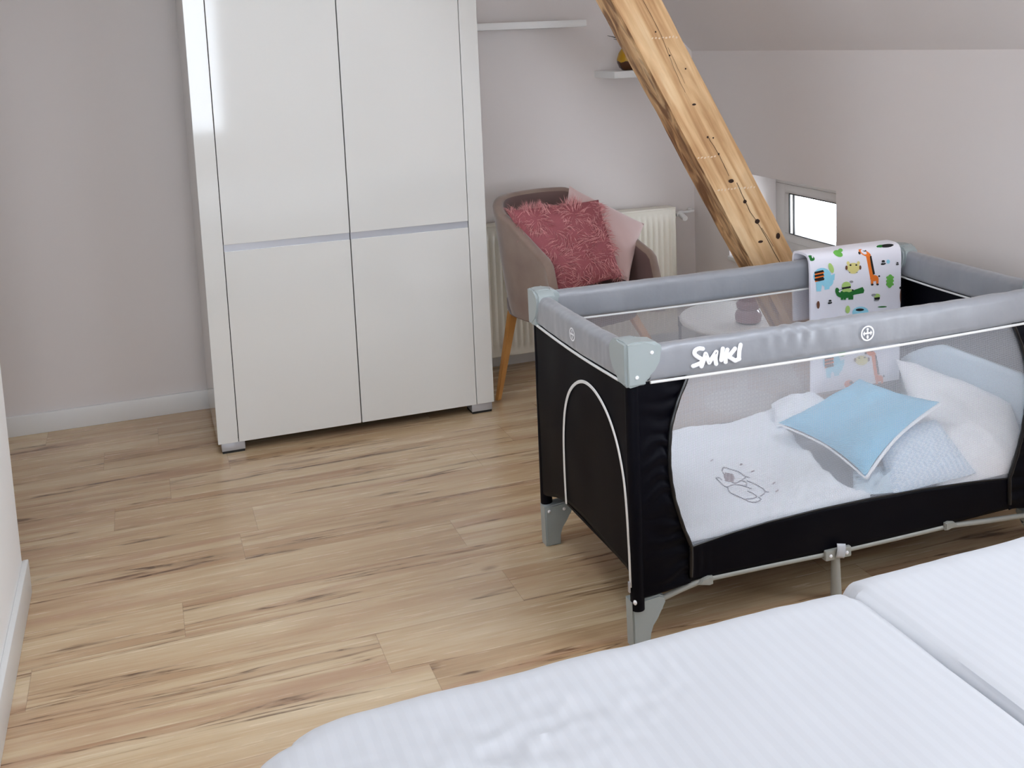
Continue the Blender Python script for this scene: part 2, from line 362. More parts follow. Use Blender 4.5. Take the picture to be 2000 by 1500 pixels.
# sloped ceiling with an opening for the roof window
SM = Matrix.Translation((XR, 0, ZK)) @ Matrix.Rotation(PI/4, 4, 'Y')     # local -X runs up the slope
SL = (ZC-ZK)/math.sin(SLOPE); S0, S1, SY0, SY1 = .50, 1.35, .95, 1.85
bm = bmesh.new()
for a in ((-SL-.1, -S1, YR, YB), (-S0, .3, YR, YB), (-S1, -S0, YR, SY0), (-S1, -S0, SY1, YB)): box(bm, a[0], a[1], a[2], a[3], 0, .22, M=SM)
o = struct('ceiling_slope', bm, CEIL)
def frame_boxes(bm, u0, u1, v0, v1, wdt, d0, d1, ax, M=None):
    """rectangular frame; ax gives how (u,v,d) map to axes"""
    for a in ((u0, u1, v0, v0+wdt), (u0, u1, v1-wdt, v1), (u0, u0+wdt, v0+wdt, v1-wdt), (u1-wdt, u1, v0+wdt, v1-wdt)):
        if ax == 'x': box(bm, d0, d1, a[0], a[1], a[2], a[3], .003)
        elif ax == 'y': box(bm, a[0], a[1], d0, d1, a[2], a[3], .003)
        else: box(bm, a[0], a[1], a[2], a[3], d0, d1, .003, M=M)
# niche window
t = bpy.data.objects.new('window_1', None); C.objects.link(t); t.location = (2.77, 3.81, WZ0); t['kind'] = 'structure'; bpy.context.view_layer.update()
FRAMEW = mat('grey_white_window_frame', (196, 192, 188), .5)
bm = bmesh.new(); frame_boxes(bm, WY0, WY1, WZ0-.02, WZ1, .075, 2.745, 2.81, 'x'); link('window_frame', bm, FRAMEW, t)
bm = bmesh.new(); frame_boxes(bm, WY0+.075, WY1-.075, WZ0+.055, WZ1-.075, .04, 2.742, 2.80, 'x'); link('sash', bm, FRAMEW, t)
bm = bmesh.new(); frame_boxes(bm, WY0+.113, WY1-.113, WZ0+.093, WZ1-.113, .0045, 2.738, 2.746, 'x'); box(bm, 2.738, 2.745, WY1-.152, WY1-.145, WZ0+.095, WZ1-.115); link_each('gasket', bm, GAP, t)
bm = bmesh.new(); box(bm, 2.746, 2.750, WY0+.113, WY1-.113, WZ0+.093, WZ1-.113); link('window_pane', bm, GLASS, t, False)
bm = bmesh.new(); box(bm, XR-.012, 2.745, WY0, WY1, WZ0-.02, WZ0, .004); link('window_sill', bm, TRIMW, t)
# invented low window beside the bed, out of view, to brighten the left wall
t = bpy.data.objects.new('added_low_window', None); C.objects.link(t); t.location = (2.77, 1.2, VZ0); t['kind'] = 'structure'; bpy.context.view_layer.update()
bm = bmesh.new(); frame_boxes(bm, VY0, VY1, VZ0, VZ1, .07, 2.745, 2.81, 'x'); link('window_frame', bm, FRAMEW, t)  # frame of the added low window
bm = bmesh.new(); box(bm, 2.775, 2.779, VY0+.07, VY1-.07, VZ0+.07, VZ1-.07); link('window_pane', bm, GLASS, t, False)  # pane of the added low window
# rear window
t = bpy.data.objects.new('window_2', None); C.objects.link(t); t.location = (-.80, YR-.12, RZ0); t['kind'] = 'structure'; bpy.context.view_layer.update()
bm = bmesh.new(); frame_boxes(bm, RX0, RX1, RZ0, RZ1, .07, YR-.16, YR-.09, 'y'); link('window_frame', bm, TRIMW, t)
for xm in (-1.35, -.36):
    bm = bmesh.new(); box(bm, xm, xm+.09, YR-.158, YR-.092, RZ0+.07, RZ1-.07, .003); link('mullion', bm, TRIMW, t)
bm = bmesh.new(); box(bm, RX0+.07, RX1-.07, YR-.13, YR-.124, RZ0+.07, RZ1-.07); link('window_pane', bm, GLASS, t, False)
# roof window
t = bpy.data.objects.new('window_3', None); C.objects.link(t); t.location = (XR-.6, 1.4, ZK+.6); t['kind'] = 'structure'; bpy.context.view_layer.update()
bm = bmesh.new(); frame_boxes(bm, -S1, -S0, SY0, SY1, .06, .1, .18, 'z', SM); link('window_frame', bm, TRIMW, t)
bm = bmesh.new(); box(bm, -S1+.06, -S0-.06, SY0+.06, SY1-.06, .13, .136, M=SM); link('window_pane', bm, GLASS, t, False)
# invented rooflight, out of view, added to brighten the room from above
t = bpy.data.objects.new('added_rooflight', None); C.objects.link(t); t.location = (.10, 2.5, ZC+.1); t['kind'] = 'structure'; bpy.context.view_layer.update()
bm = bmesh.new(); frame_boxes(bm, CX0, CX1, CY0, CY1, .06, ZC+.1, ZC+.18, 'z', Matrix()); link('window_frame', bm, TRIMW, t)  # frame of the added rooflight
bm = bmesh.new(); box(bm, CX0+.06, CX1-.06, CY0+.06, CY1-.06, ZC+.13, ZC+.136); link('window_pane', bm, GLASS, t, False)  # pane of the added rooflight
# skirting boards
bm = bmesh.new(); box(bm, -2.6, 2.5, YB-.016, YB, 0, .082, .003); struct('baseboard_back', bm, TRIMW, True)
bm = bmesh.new(); box(bm, XL, XL+.016, -.3, YL+.016, 0, .1, .003); box(bm, -2.6, XL, YL, YL+.016, 0, .1, .003); struct('baseboard_left', bm, TRIMW, True)
bm = bmesh.new(); box(bm, XR-.016, XR, YR, YB-.016, 0, .082, .003); struct('baseboard_right', bm, TRIMW, True)

# ------------------------------------------------------------------ beam
bm = bmesh.new()
K = -.5488
def bx(z, x_off): return 1.946 + K*(z-.707) + x_off
NB = 90
def beam_face(u, v):      # u around (0..1 over 4 sides), v along
    z = v*2.598
    per = [(0, 0), (.1755, 0), (.1755, .13), (0, .13)]
    k = int(min(u*40, 39.999)//10); f = u*40/10 - k
    A = per[k]; B = per[(k+1) % 4]
    # soften arrises
    x = A[0]+(B[0]-A[0])*f; y = A[1]+(B[1]-A[1])*f
    cx, cy = .0878, .065
    if f < .051 or f > .949: x += (cx-x)*.025; y += (cy-y)*.03
    X = bx(z, x); Y = 3.15+y
    w_ = .0025*nz(z*3, x*9+k*4, y*9) + .0015*nz(z*14, x*20+k*4, y*20)
    X += w_*(1 if x > cx else -1)*1.3; Y += w_*(-1 if y < cy else 1)
    return (min(X, XR-.002), Y, z)
V = grid(bm, beam_face, 40, NB, closed_u=True)
bm.faces.new([r[0] for r in V][::-1]); bm.faces.new([r[-1] for r in V])
# shear into the beam's own axes so the grain follows its length
beam_loc = Vector((2.42, 3.21, 0)); ang = math.atan(-K)
R_ = Matrix.Rotation(-ang, 4, 'Y'); T_ = Matrix.Translation(beam_loc) @ R_
bmesh.ops.transform(bm, matrix=T_.inverted(), verts=bm.verts)
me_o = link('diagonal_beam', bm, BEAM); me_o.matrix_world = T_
tag(me_o, 'rough honey-coloured timber beam slanting from the floor up past the wall shelves', 'beam')
def bead(bm, c, rx, rz, rot=0, dy=.003):
    """low oval on the beam's front face (plane y=3.15)"""
    vs = []; n = 14
    ctr = bm.verts.new((c[0], 3.1485-dy, c[1]))
    for k in range(n):
        a = 2*PI*k/n; x, z = rx*math.cos(a)*(1+.2*nz(k*.7, c[0]*9)), rz*math.sin(a)
        vs.append(bm.verts.new((c[0]+x*math.cos(rot)-z*math.sin(rot), 3.1478, c[1]+x*math.sin(rot)+z*math.cos(rot))))
    for k in range(n): bm.faces.new((ctr, vs[k], vs[(k+1) % n]))
def child_keep(o, p):
    bpy.context.view_layer.update(); o.parent = p; o.matrix_parent_inverse = p.matrix_world.inverted()
bm = bmesh.new()
for x, z, a, b in ((1.747, 1.239, .0075, .0035), (1.796, 1.127, .004, .004), (1.837, 1.067, .0035, .004), (1.883, .972, .0105, .0065), (1.935, .897, .007, .0065), (1.983, .824, .0095, .0085),
                (1.995, .752, .0095, .0045), (1.612, 1.482, .003, .003), (1.661, 1.404, .003, .003), (1.718, 1.358, .003, .003), (1.817, 1.123, .003, .003), (2.065, .765, .008, .011)): bead(bm, (x, z), a, b, 0, .0012)
o = link('nail_hole', bm, DARKW); child_keep(o, me_o); o['label'] = 'dark knots and nail holes down the front face'
bm = bmesh.new()
cr_pts = [(1.56, 1.60), (1.60, 1.53), (1.632, 1.47), (1.66, 1.40), (1.69, 1.33), (1.715, 1.28)]
def crack(pts, wd):
    for A, B in zip(pts, pts[1:]):
        for q in range(6):
            f0, f1 = q/6, (q+1)/6
            xa, za = A[0]+(B[0]-A[0])*f0, A[1]+(B[1]-A[1])*f0; xb, zb = A[0]+(B[0]-A[0])*f1, A[1]+(B[1]-A[1])*f1
            xa += .002*nz(za*40, 1); xb += .002*nz(zb*40, 1)
            wa, wb = wd*(.6+.6*abs(nz(za*25, 3))), wd*(.6+.6*abs(nz(zb*25, 3)))
            v = [bm.verts.new(p) for p in ((xa-wa, 3.1473, za), (xa+wa, 3.1473, za), (xb+wb, 3.1473, zb), (xb-wb, 3.1473, zb))]
            bm.faces.new(v)
crack(cr_pts, .0009); crack([(1.655, 1.43), (1.69, 1.36), (1.715, 1.31)], .0008)
crack([(1.80, 1.125), (1.84, 1.06), (1.86, 1.02), (1.875, .99)], .0014); crack([(1.905, .965), (1.925, .92), (1.955, .86), (1.99, .81), (2.02, .76), (2.06, .69), (2.09, .64)], .0017)
crack([(2.0, .80), (2.03, .755), (2.045, .73)], .0013)
o = link('crack', bm, DARKW, None, False); child_keep(o, me_o); o['label'] = 'long drying cracks along the grain'
bm = bmesh.new()
for (x0, z0, n_) in ((1.60, 1.462, 8), (1.76, 1.06, 6), (1.835, .945, 12)):
    for k in range(n_): bead(bm, (x0+.0125*k+.004*nz(k, 5), z0+.006*nz(k*1.7, 9)-.0012*k*0), .0035+.002*random.random(), .002+.0015*random.random(), random.random(), .0006)
o = link('plaster_speck', bm, PLASTER); child_keep(o, me_o); o['label'] = 'pale plaster specks in lines across the beam'; o['kind'] = 'stuff'

# ------------------------------------------------------------------ wardrobe
t = thing('wardrobe', 'tall high-gloss white four-door wardrobe standing against the back wall', 'wardrobe', (.726, 4.2, 0))
WX = (.188, .262, .7255, 1.1911, 1.2636); YW = 3.947; YWB = 4.495; ZT = 2.0
bm = bmesh.new(); box(bm, WX[0], WX[1]-.0012, YW, YWB, .04, ZT, .0015); link('side_panel', bm, GLOSSW, t, False)
bm = bmesh.new(); box(bm, WX[3]+.0012, WX[4], YW, YWB, .04, ZT, .0015); link('side_panel', bm, GLOSSW, t, False)
bm = bmesh.new(); box(bm, WX[1], WX[3], YW+.022, YWB-.002, .045, ZT-.002); link('carcass', bm, GAP, t, False)
bm = bmesh.new(); box(bm, WX[0]-.004, WX[4]+.004, YW-.002, YWB, ZT, ZT+.022, .002); link('top_panel', bm, GLOSSW, t, False)
for i, (a, b) in enumerate(((WX[1]+.0015, WX[2]-.002), (WX[2]+.002, WX[3]-.0015))):
    for z0, z1 in ((.04, .757), (.783, ZT-.004)):
        bm = bmesh.new(); box(bm, a, b, YW, YW+.019, z0, z1, .0012); link('door', bm, GLOSSW, t, False)
    bm = bmesh.new(); box(bm, a, b, YW+.006, YW+.021, .757, .783); link('handle_strip', bm, SILVER, t, False)
for xa in (WX[0]+.012, WX[3]-.02):
    for ya in (YW+.006, YWB-.09):
        bm = bmesh.new(); box(bm, xa, xa+.085, ya, ya+.08, .009, .04, .001); f = link('foot', bm, SILVER, t)
        bm = bmesh.new(); box(bm, xa+.002, xa+.083, ya+.002, ya+.078, 0, .009); g = link('foot_pad', bm, BLACKP, f, False)

# ------------------------------------------------------------------ wall shelves
def shelf(x0, x1, z, label):
    bm = bmesh.new(); box(bm, x0, x1, 4.3, YB-.001, z-.03, z, .002)
    return tag(link('wall_shelf', bm, TRIMW), label, 'shelf', None)
shelf(1.285, 1.872, 1.547, 'upper white floating wall shelf ending beside the wardrobe, nothing on it')
shelf(1.997, 2.36, 1.316, 'lower white floating wall shelf carrying the brown pot behind the beam')
t = thing('potted_plant', 'small glazed brown and mustard pot with dark spiky leaves on the lower shelf', 'plant', (2.115, 4.4, 1.317))
bm = bmesh.new(); lathe(bm, [(.030, 0), (.043, .012), (.053, .035), (.053, .05), (.045, .075), (.034, .092), (.030, .098), (.026, .098), (.024, .08)], (2.115, 4.4, 1.317), 28)
GLZ = bpy.data.materials.new('two_tone_glaze'); GLZ.use_nodes = True
_n = GLZ.node_tree; _b = _n.nodes['Principled BSDF']; _b.inputs['Roughness'].default_value = .2
_tc = _n.nodes.new('ShaderNodeTexCoord'); _s = _n.nodes.new('ShaderNodeSeparateXYZ'); _n.links.new(_tc.outputs['Object'], _s.inputs[0])
_nn = _n.nodes.new('ShaderNodeTexNoise'); _nn.inputs['Scale'].default_value = 25; _n.links.new(_tc.outputs['Object'], _nn.inputs[0])
_mx = _n.nodes.new('ShaderNodeMix'); _mx.data_type = 'RGBA'; _mx.inputs[6].default_value = lin((74, 38, 14)); _mx.inputs[7].default_value = lin((176, 132, 20))
_n.links.new(math_node(_n, 'GREATER_THAN', math_node(_n, 'MULTIPLY_ADD', _nn.outputs['Fac'], .03, _s.outputs[2]), 1.372), _mx.inputs[0]); _n.links.new(_mx.outputs[2], _b.inputs['Base Color'])
link('pot', bm, GLZ, t)
LEAF = mat('dark_green_leaf', (34, 40, 32), .5)
for k in range(9):
    a = k*2.4 + 3.3; L_ = .075+.03*random.random(); bm = bmesh.new()
    pts = [(2.115+math.cos(a)*(.008+L_*s*s*.9), 4.4+math.sin(a)*(.008+L_*s*s*.9)*.7, 1.405+L_*(1.05*s-.35*s*s)) for s in [q/8 for q in range(9)]]
    tube(bm, pts, [.0055*(1-q/8.6)+.0006 for q in range(9)], 6); link('leaf', bm, LEAF, t)

# ------------------------------------------------------------------ radiator
t = thing('radiator', 'cream panel radiator with vertical ridges below the shelves behind the chair', 'radiator', (1.83, 4.46, 0))
RX0_, RX1_, RZ0_, RZ1_ = 1.29, 2.347, .067, .668
bm = bmesh.new()
def rad(u, v):
    x = RX0_ + (RX1_-RX0_)*u; z = RZ0_+.004 + (RZ1_-RZ0_-.012)*v
    ph = (x-RX0_-.02)/.0285; e = min(1, min(x-RX0_-.02, RX1_-.02-x)/.004) if RX0_+.02 < x < RX1_-.02 else 0
    g = .5-.5*math.cos(2*PI*ph); g = g**.6
    zz = min(1, max(0, min(z-RZ0_-.035, RZ1_-.04-z)/.02))
    return (x, 4.421 - .009*max(0, e)*zz*g + .004*(0 if zz > 0 else .2), z)
grid(bm, rad, 300, 40); box(bm, RX0_, RX1_, 4.423, 4.44, RZ0_, RZ1_-.01, .004)
link('front_panel', bm, RADM, t)
bm = bmesh.new(); box(bm, RX0_, RX1_, 4.475, 4.49, RZ0_, RZ1_-.01, .004); link('rear_panel', bm, RADM, t)
bm = bmesh.new(); box(bm, RX0_, RX1_, 4.418, 4.494, RZ1_-.008, RZ1_, .003); box(bm, RX1_-.003, RX1_, 4.421, 4.492, RZ0_+.02, RZ1_-.008, .001); link('cover_grille', bm, RADM, t)
bm = bmesh.new()
for x in (1.42, 2.2): box(bm, x, x+.04, 4.49, YB-.001, .2, .6)
link_each('wall_bracket', bm, RADM, t)
bm = bmesh.new(); cyl(bm, (2.347, 4.455, .625), (2.362, 4.455, .625), .011); link('tailpiece', bm, BLACKP, t)
bm = bmesh.new(); tube(bm, [(2.362, 4.455, .627), (2.366, 4.455, .627), (2.40, 4.455, .63), (2.405, 4.455, .63)], [.009, .013, .012, .008], 14)
tube(bm, [(2.385, 4.455, .63), (2.385, 4.43, .62), (2.385, 4.40, .612)], [.011, .014, .013], 14)
link('thermostat_valve', bm, WHITEP, t)
bm = bmesh.new(); tube(bm, [(2.40, 4.455, .631), (2.44, 4.455, .633), (2.46, 4.46, .634), (2.47, 4.48, .635), (2.47, 4.517, .635)], .0065, 10); lathe(bm, [(.01, 0), (.016, .0), (.016, .004), (.01, .004)], (2.47, 4.5, .633), 12); link('pipe', bm, WHITEP, t)
bm = bmesh.new(); cyl(bm, (2.345, 4.455, .106), (2.375, 4.455, .106), .011); cyl(bm, (2.375, 4.455, .085), (2.375, 4.455, .13), .012); cyl(bm, (2.375, 4.455, 0.002), (2.375, 4.455, .085), .007); link('return_valve', bm, mat('nickel_valve', (120, 120, 122), .3, metal=.8), t)

# ------------------------------------------------------------------ tub chair
CHC = Vector((1.588, 3.92, 0)); CHR = math.radians(15)
t = thing('tub_chair', 'taupe velvet tub chair on splayed wooden legs in front of the radiator', 'chair', CHC)
def cw(x, y, z): return (CHC.x + x*math.cos(CHR) - y*math.sin(CHR), CHC.y + x*math.sin(CHR) + y*math.cos(CHR), z)
def shell_pt(s, v, off):
    """s -1..1 round the back, v 0 bottom..1 top, off outward offset"""
    a_top, a_bot = .275, .225; fwd = .27
    tt = abs(s); sg = 1 if s >= 0 else -1
    sp = .62                                   # share of the path that is the round back
    if tt < sp:
        th = tt/sp*PI/2; cx, cy = math.sin(th), math.cos(th)
        nx, ny = cx, cy; fy = 0
        dx, dy = abs(cx)**.85, abs(cy)**.85
        top = .825 + .012*math.cos(th)
        if th > .6: top -= (.055 if sg < 0 else .12)*((th-.6)/(PI/2-.6))**1.4
    else:
        q = (tt-sp)/(1-sp); dx, dy = 1, -q*fwd/.27; nx, ny = 1, 0
        top = (.770 if sg < 0 else .705) - (.145 if sg < 0 else .12)*q**.9
        if q > .8: top -= .20*((q-.8)/.2)**2.2
    bot = .385 if tt < sp else .385 + .012*(tt-sp)
    z = bot + (top-bot)*v
    fl = v**.8
    a = a_bot + (a_top-a_bot)*fl + off; b = (.215 + (.275-.215)*fl) + off
    if tt < sp: x, y = dx*a, dy*b
    else: x, y = a, dy*(.235+.035*fl)*1.0
    return cw(sg*x, y, z)
for nm, off0, mm in (('shell', 0, VELVET),):
    bm = bmesh.new(); NU, NV = 72, 18
    grid(bm, lambda u, v: shell_pt(u*2-1, v, 0), NU, NV)
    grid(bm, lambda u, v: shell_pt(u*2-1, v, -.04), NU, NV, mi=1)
    def rim(u, v):
        a, b = Vector(shell_pt(u*2-1, 1, 0)), Vector(shell_pt(u*2-1, 1, -.04)); k = v*PI
        return (a+b)/2 + (a-b)/2*math.cos(k) + Vector((0, 0, .014*math.sin(k)))
    grid(bm, rim, NU, 6)
    grid(bm, lambda u, v: Vector(shell_pt(u*2-1, 0, 0)).lerp(Vector(shell_pt(u*2-1, 0, -.04)), v), NU, 1)
    for e in (-1, 1):
        def tip(u, v, e=e):
            a, b = Vector(shell_pt(e, v, 0)), Vector(shell_pt(e, v, -.04)); k = u*PI; fw = Vector(cw(0, -1, 0)) - Vector(cw(0, 0, 0))
            return (a+b)/2 + (a-b)/2*math.cos(k) + fw*(.014*math.sin(k))
        grid(bm, tip, 6, NV)
    bmesh.ops.remove_doubles(bm, verts=bm.verts, dist=.0004)
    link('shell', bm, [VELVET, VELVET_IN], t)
bm = bmesh.new()
def seat(u, v):     # dome slab
    th = u*2*PI; c_, s_ = math.cos(th), math.sin(th)
    rx, ry = .215, .25; k = (abs(c_)**3.4+abs(s_)**3.4)**(-1/3.4)
    prof = [(0, .465), (.5, .463), (.85, .455), (.97, .445), (1.0, .43), (1.0, .395), (.97, .375), (0, .372)]
    i = min(int(v*7), 6); f = v*7-i; r = prof[i][0]+(prof[i+1][0]-prof[i][0])*f; z = prof[i][1]+(prof[i+1][1]-prof[i][1])*f
    return cw(c_*k*rx*r, -.02+s_*k*ry*r, z)
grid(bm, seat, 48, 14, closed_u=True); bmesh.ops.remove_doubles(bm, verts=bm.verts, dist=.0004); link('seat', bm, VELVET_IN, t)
for lx, ly in ((-1, 1), (1, 1), (-1, -1), (1, -1)):
        # feet in world: square of half side .2735 about (1.66, 3.885), rotated 16.4 deg
    a = math.radians(16.4); hx, hy = lx*.2735, ly*.2735
    foot = Vector((1.66 + hx*math.cos(a) - hy*math.sin(a), 3.885 + hx*math.sin(a) + hy*math.cos(a), 0))
    top = Vector(cw(lx*.165, ly*.165-.01, .39))
    bm = bmesh.new(); d = (top-foot); s_ = Vector((math.cos(a), math.sin(a), 0)); q_ = Vector((-math.sin(a), math.cos(a), 0))
    ring = []
    for k, (w1, w2) in ((0, (.011, .009)), (1, (.020, .013))):
        p = foot + d*k; ring.append([bm.verts.new(p + s_*w1*i + q_*w2*j) for i, j in ((-1, -1), (1, -1), (1, 1), (-1, 1))])
    for k in range(4): bm.faces.new((ring[0][k], ring[0][(k+1) % 4], ring[1][(k+1) % 4], ring[1][k]))
    bm.faces.new(ring[0][::-1]); bm.faces.new(ring[1])
    bmesh.ops.bevel(bm, geom=list(bm.edges), offset=.003, segments=2, affect='EDGES')
    link('leg', bm, OAKLEG, t)

# cushions on the chair
def fluffy():
    cs = [Vector(p) for p in ((1.325, 3.88, .822), (1.725, 3.90, .825), (1.715, 3.68, .555), (1.425, 3.65, .515))]
    N_ = (cs[1]-cs[0]).cross(cs[3]-cs[0]).normalized()
    if N_.y > 0: N_ = -N_
    bm = bmesh.new(); pillow(bm, cs, .06, N_, 28, .008, 3, pinch=.04)
    body = link('fluffy_cushion', bm, FURB); tag(body, 'dusty pink shaggy faux-fur cushion lying in the tub chair', 'cushion')
    # fur: tapered bent strands all over the front
    me = body.data; bm = bmesh.new(); rnd = random.Random(11)
    polys = [p for p in me.polygons]
    areas = [p.area for p in polys]; tot = sum(areas)
    for p, ar in zip(polys, areas):
        front = p.normal.dot(N_) > -.25
        k = ar/tot*(26000 if front else 3500); cnt = int(k) + (rnd.random() < k-int(k))
        vs = [me.vertices[i].co for i in p.vertices]
        for _ in range(cnt):
            w_ = [rnd.random() for _ in vs]; sm = sum(w_); pos = sum((v*(x/sm) for v, x in zip(vs, w_)), Vector())
            nn = p.normal if p.normal.dot(pos-sum(cs, Vector())/4) > 0 or front else -p.normal
            if front and nn.dot(N_) < 0: nn = -nn
            cl = Vector((nz(pos.x*19, pos.z*19, 1), nz(pos.x*19, pos.z*19, 7), nz(pos.x*19, pos.z*19, 13)))*2.6
            d = (nn*.55 + Vector((rnd.gauss(0, .25), rnd.gauss(0, .25), -.42+rnd.gauss(0, .25))) + cl).normalized()
            L_ = .026+.022*rnd.random(); s_ = d.cross(Vector((rnd.random()-.5, rnd.random()-.5, rnd.random()-.5))).normalized()*.0012
            mid = pos + d*L_*.55 + nn*.002; tip = pos + (d+Vector((0, 0, -.25))+cl*.3).normalized()*L_
            a, b, c_, d_, e_ = [bm.verts.new(q) for q in (pos-s_, pos+s_, mid+s_*.8, mid-s_*.8, tip)]
            bm.faces.new((a, b, c_, d_)); bm.faces.new((d_, c_, e_))
    o = link('fur', bm, FURM, None, False); o.parent = body; o['kind'] = 'stuff'
fluffy()
bm = bmesh.new(); pillow(bm, [(1.655, 4.03, .872), (1.945, 3.94, .70), (1.775, 3.745, .515), (1.52, 3.90, .61)], .06, (0, -1, .3), 28, .006, 9, pinch=.05)
tag(link('velvet_cushion', bm, VPINK), 'smooth pale pink velvet cushion leaning in the chair behind the shaggy one', 'cushion')

# ------------------------------------------------------------------ low round table and candle holder behind the cot
t = thing('side_table', 'low round white side table behind the cot, left of the beam foot', 'table', (2.19, 3.60, 0))
bm = bmesh.new(); lathe(bm, [(.02, .335), (.235, .335), (.24, .342), (.24, .355), (.235, .36), (.02, .36)], (2.19, 3.60, 0), 64); link('tabletop', bm, TRIMW, t)
bm = bmesh.new(); lathe(bm, [(.02, .012), (.02, .335)], (2.19, 3.60, 0), 20); link('pedestal', bm, TRIMW, t)
bm = bmesh.new(); lathe(bm, [(.15, 0), (.15, .008), (.03, .016)], (2.19, 3.60, 0), 48); link('base', bm, TRIMW, t)
PINKG = mat('smoky_pink_glass', (150, 112, 120), .1, spec=.6)
t = thing('candle_holder', 'pink ribbed glass candle holder standing on the low round table', 'candle holder', (2.16, 3.50, .36))
bm = bmesh.new(); lathe(bm, [(.03, 0), (.048, .008), (.052, .03), (.046, .045), (.036, .052), (.044, .06), (.046, .075), (.034, .088), (.038, .098), (.037, .112), (.031, .112), (.030, .09)], (2.16, 3.50, .36), 32); link('glass', bm, PINKG, t)
bm = bmesh.new(); lathe(bm, [(.026, .08), (.026, .1), (.002, .101)], (2.16, 3.50, .36), 20); link('candle', bm, mat('candle_wax', (214, 180, 178), .5), t)

# ================================================================== TRAVEL COT
X0, X1, Y0, Y1 = 1.030, 2.330, 2.195, 2.838
t = thing('travel_cot', 'black and grey folding travel cot with see-through net sides and white lettering', 'cot', (1.68, 2.517, 0))
COT = t
def interp(tab, x):
    if x <= tab[0][0]: return tab[0][1]
    for (a, fa), (b, fb) in zip(tab, tab[1:]):
        if x <= b:
            q = (x-a)/(b-a); q2 = q
            return fa+(fb-fa)*q2
    return tab[-1][1]
def smooth_pts(P, n=8):
    P = [Vector(p) for p in P]; out = []
    for i in range(len(P)-1):
        p0, p1, p2, p3 = P[max(i-1, 0)], P[i], P[i+1], P[min(i+2, len(P)-1)]
        for k in range(n):
            s = k/n; out.append(.5*((2*p1) + (p2-p0)*s + (2*p0-5*p1+4*p2-p3)*s*s + (3*p1-p0-3*p2+p3)*s**3))
    out.append(P[-1]); return out
WL_ = [(.13, 1.188), (.237, 1.191), (.29, 1.170), (.36, 1.149), (.42, 1.139), (.466, 1.136), (.51, 1.138), (.554, 1.143), (.61, 1.162), (.672, 1.192)]
def wl(z): return interp(WL_, z)
def wr(z): return X0+X1-interp(WL_, z)
WB_ = [(1.19, .235), (1.30, .249), (1.407, .257), (1.56, .262), (1.714, .262), (1.88, .257), (2.044, .247), (2.17, .235)]
BOT_ = [(1.03, .128), (1.10, .136), (1.2, .148), (1.5, .143), (1.68, .139), (1.9, .141), (2.17, .146), (2.26, .136), (2.33, .128)]
def bot(x): return interp(BOT_, x)
ZR = .668
for side, yy, sg in (('front', Y0+.011, 1), ('rear', Y1-.011, -1)):
    # black side pieces with gathers toward the window edge, then the band below the window
    bm = bmesh.new()
    for lr in (0, 1):
        def fn(u, v, lr=lr):
            xa = X0+.012 if lr == 0 else X1-.012
            zt = ZR
            xg = xa + ((wl(.3) if lr == 0 else wr(.3))-xa)*u
            z = bot(xg) + (zt-bot(xg))*v
            xb = wl(z) if lr == 0 else wr(z)
            x = xa + (xb-xa)*u
            g = .0045*(u**1.5)*math.sin(z*150 + 2.2*nz(z*14, u*2, lr)*2)*(.55+.8*abs(nz(z*9, 5, lr)))
            d = .004*nz(x*14, z*10, side == 'front') + g
            return (x, yy - sg*(.002+d), z)
        grid(bm, fn, 22, 150)
    def fb(u, v):
        x = 1.186 + (2.174-1.186)*u; zb = interp(WB_, x)
        z = bot(x) + (zb-bot(x))*v
        return (x, yy - sg*(.002+.004*nz(x*9, z*12, 3)*math.sin(v*PI)+.0015*math.sin(x*260)*max(0, 1-(x-1.186)/.1)*math.sin(v*PI)), z)
    grid(bm, fb, 160, 10)
    for o in link_each('side_panel', bm, BLACKF, t):
        md = o.modifiers.new('thick', 'SOLIDIFY'); md.thickness = .003; md.offset = 0
    # net
    bm = bmesh.new()
    def fnet(u, v):
        zt = ZR; x = 1.14 + (2.22-1.14)*u
        z = .22+(zt-.22)*v
        xl, xr_ = wl(z)-.004, wr(z)+.004; x = xl+(xr_-xl)*u
        zb = interp(WB_, x)-.004
        z = zb + (zt-zb)*v
        return (x, yy + sg*.001 + .006*nz(x*3, z*4, sg)*math.sin(u*PI)*math.sin(v*PI), z)
    grid(bm, fnet, 60, 24); link('net_window', bm, NET, t)
    bm = bmesh.new()
    zs = [ZR - (ZR-.237)*k/30 for k in range(31)]
    pts = [(wl(z), yy-sg*.006, z) for z in zs] + [(wl(z), yy-sg*.006, z) for z in (.22, .19, .16)]
    tube(bm, pts, [.0048+.0012*abs(math.sin(k*2.1)) for k in range(len(pts))], 8)
    pts = [(wr(z), yy-sg*.006, z) for z in zs] + [(wr(z), yy-sg*.006, z) for z in (.22, .19, .16)]
    tube(bm, pts, [.0048+.0012*abs(math.sin(k*2.1)) for k in range(len(pts))], 8)
    tube(bm, [(x, yy-sg*.004, interp(WB_, x)) for x in [1.19+.98*k/40 for k in range(41)]], .0022, 6)
    link_each('binding', bm, BLACKT, t)
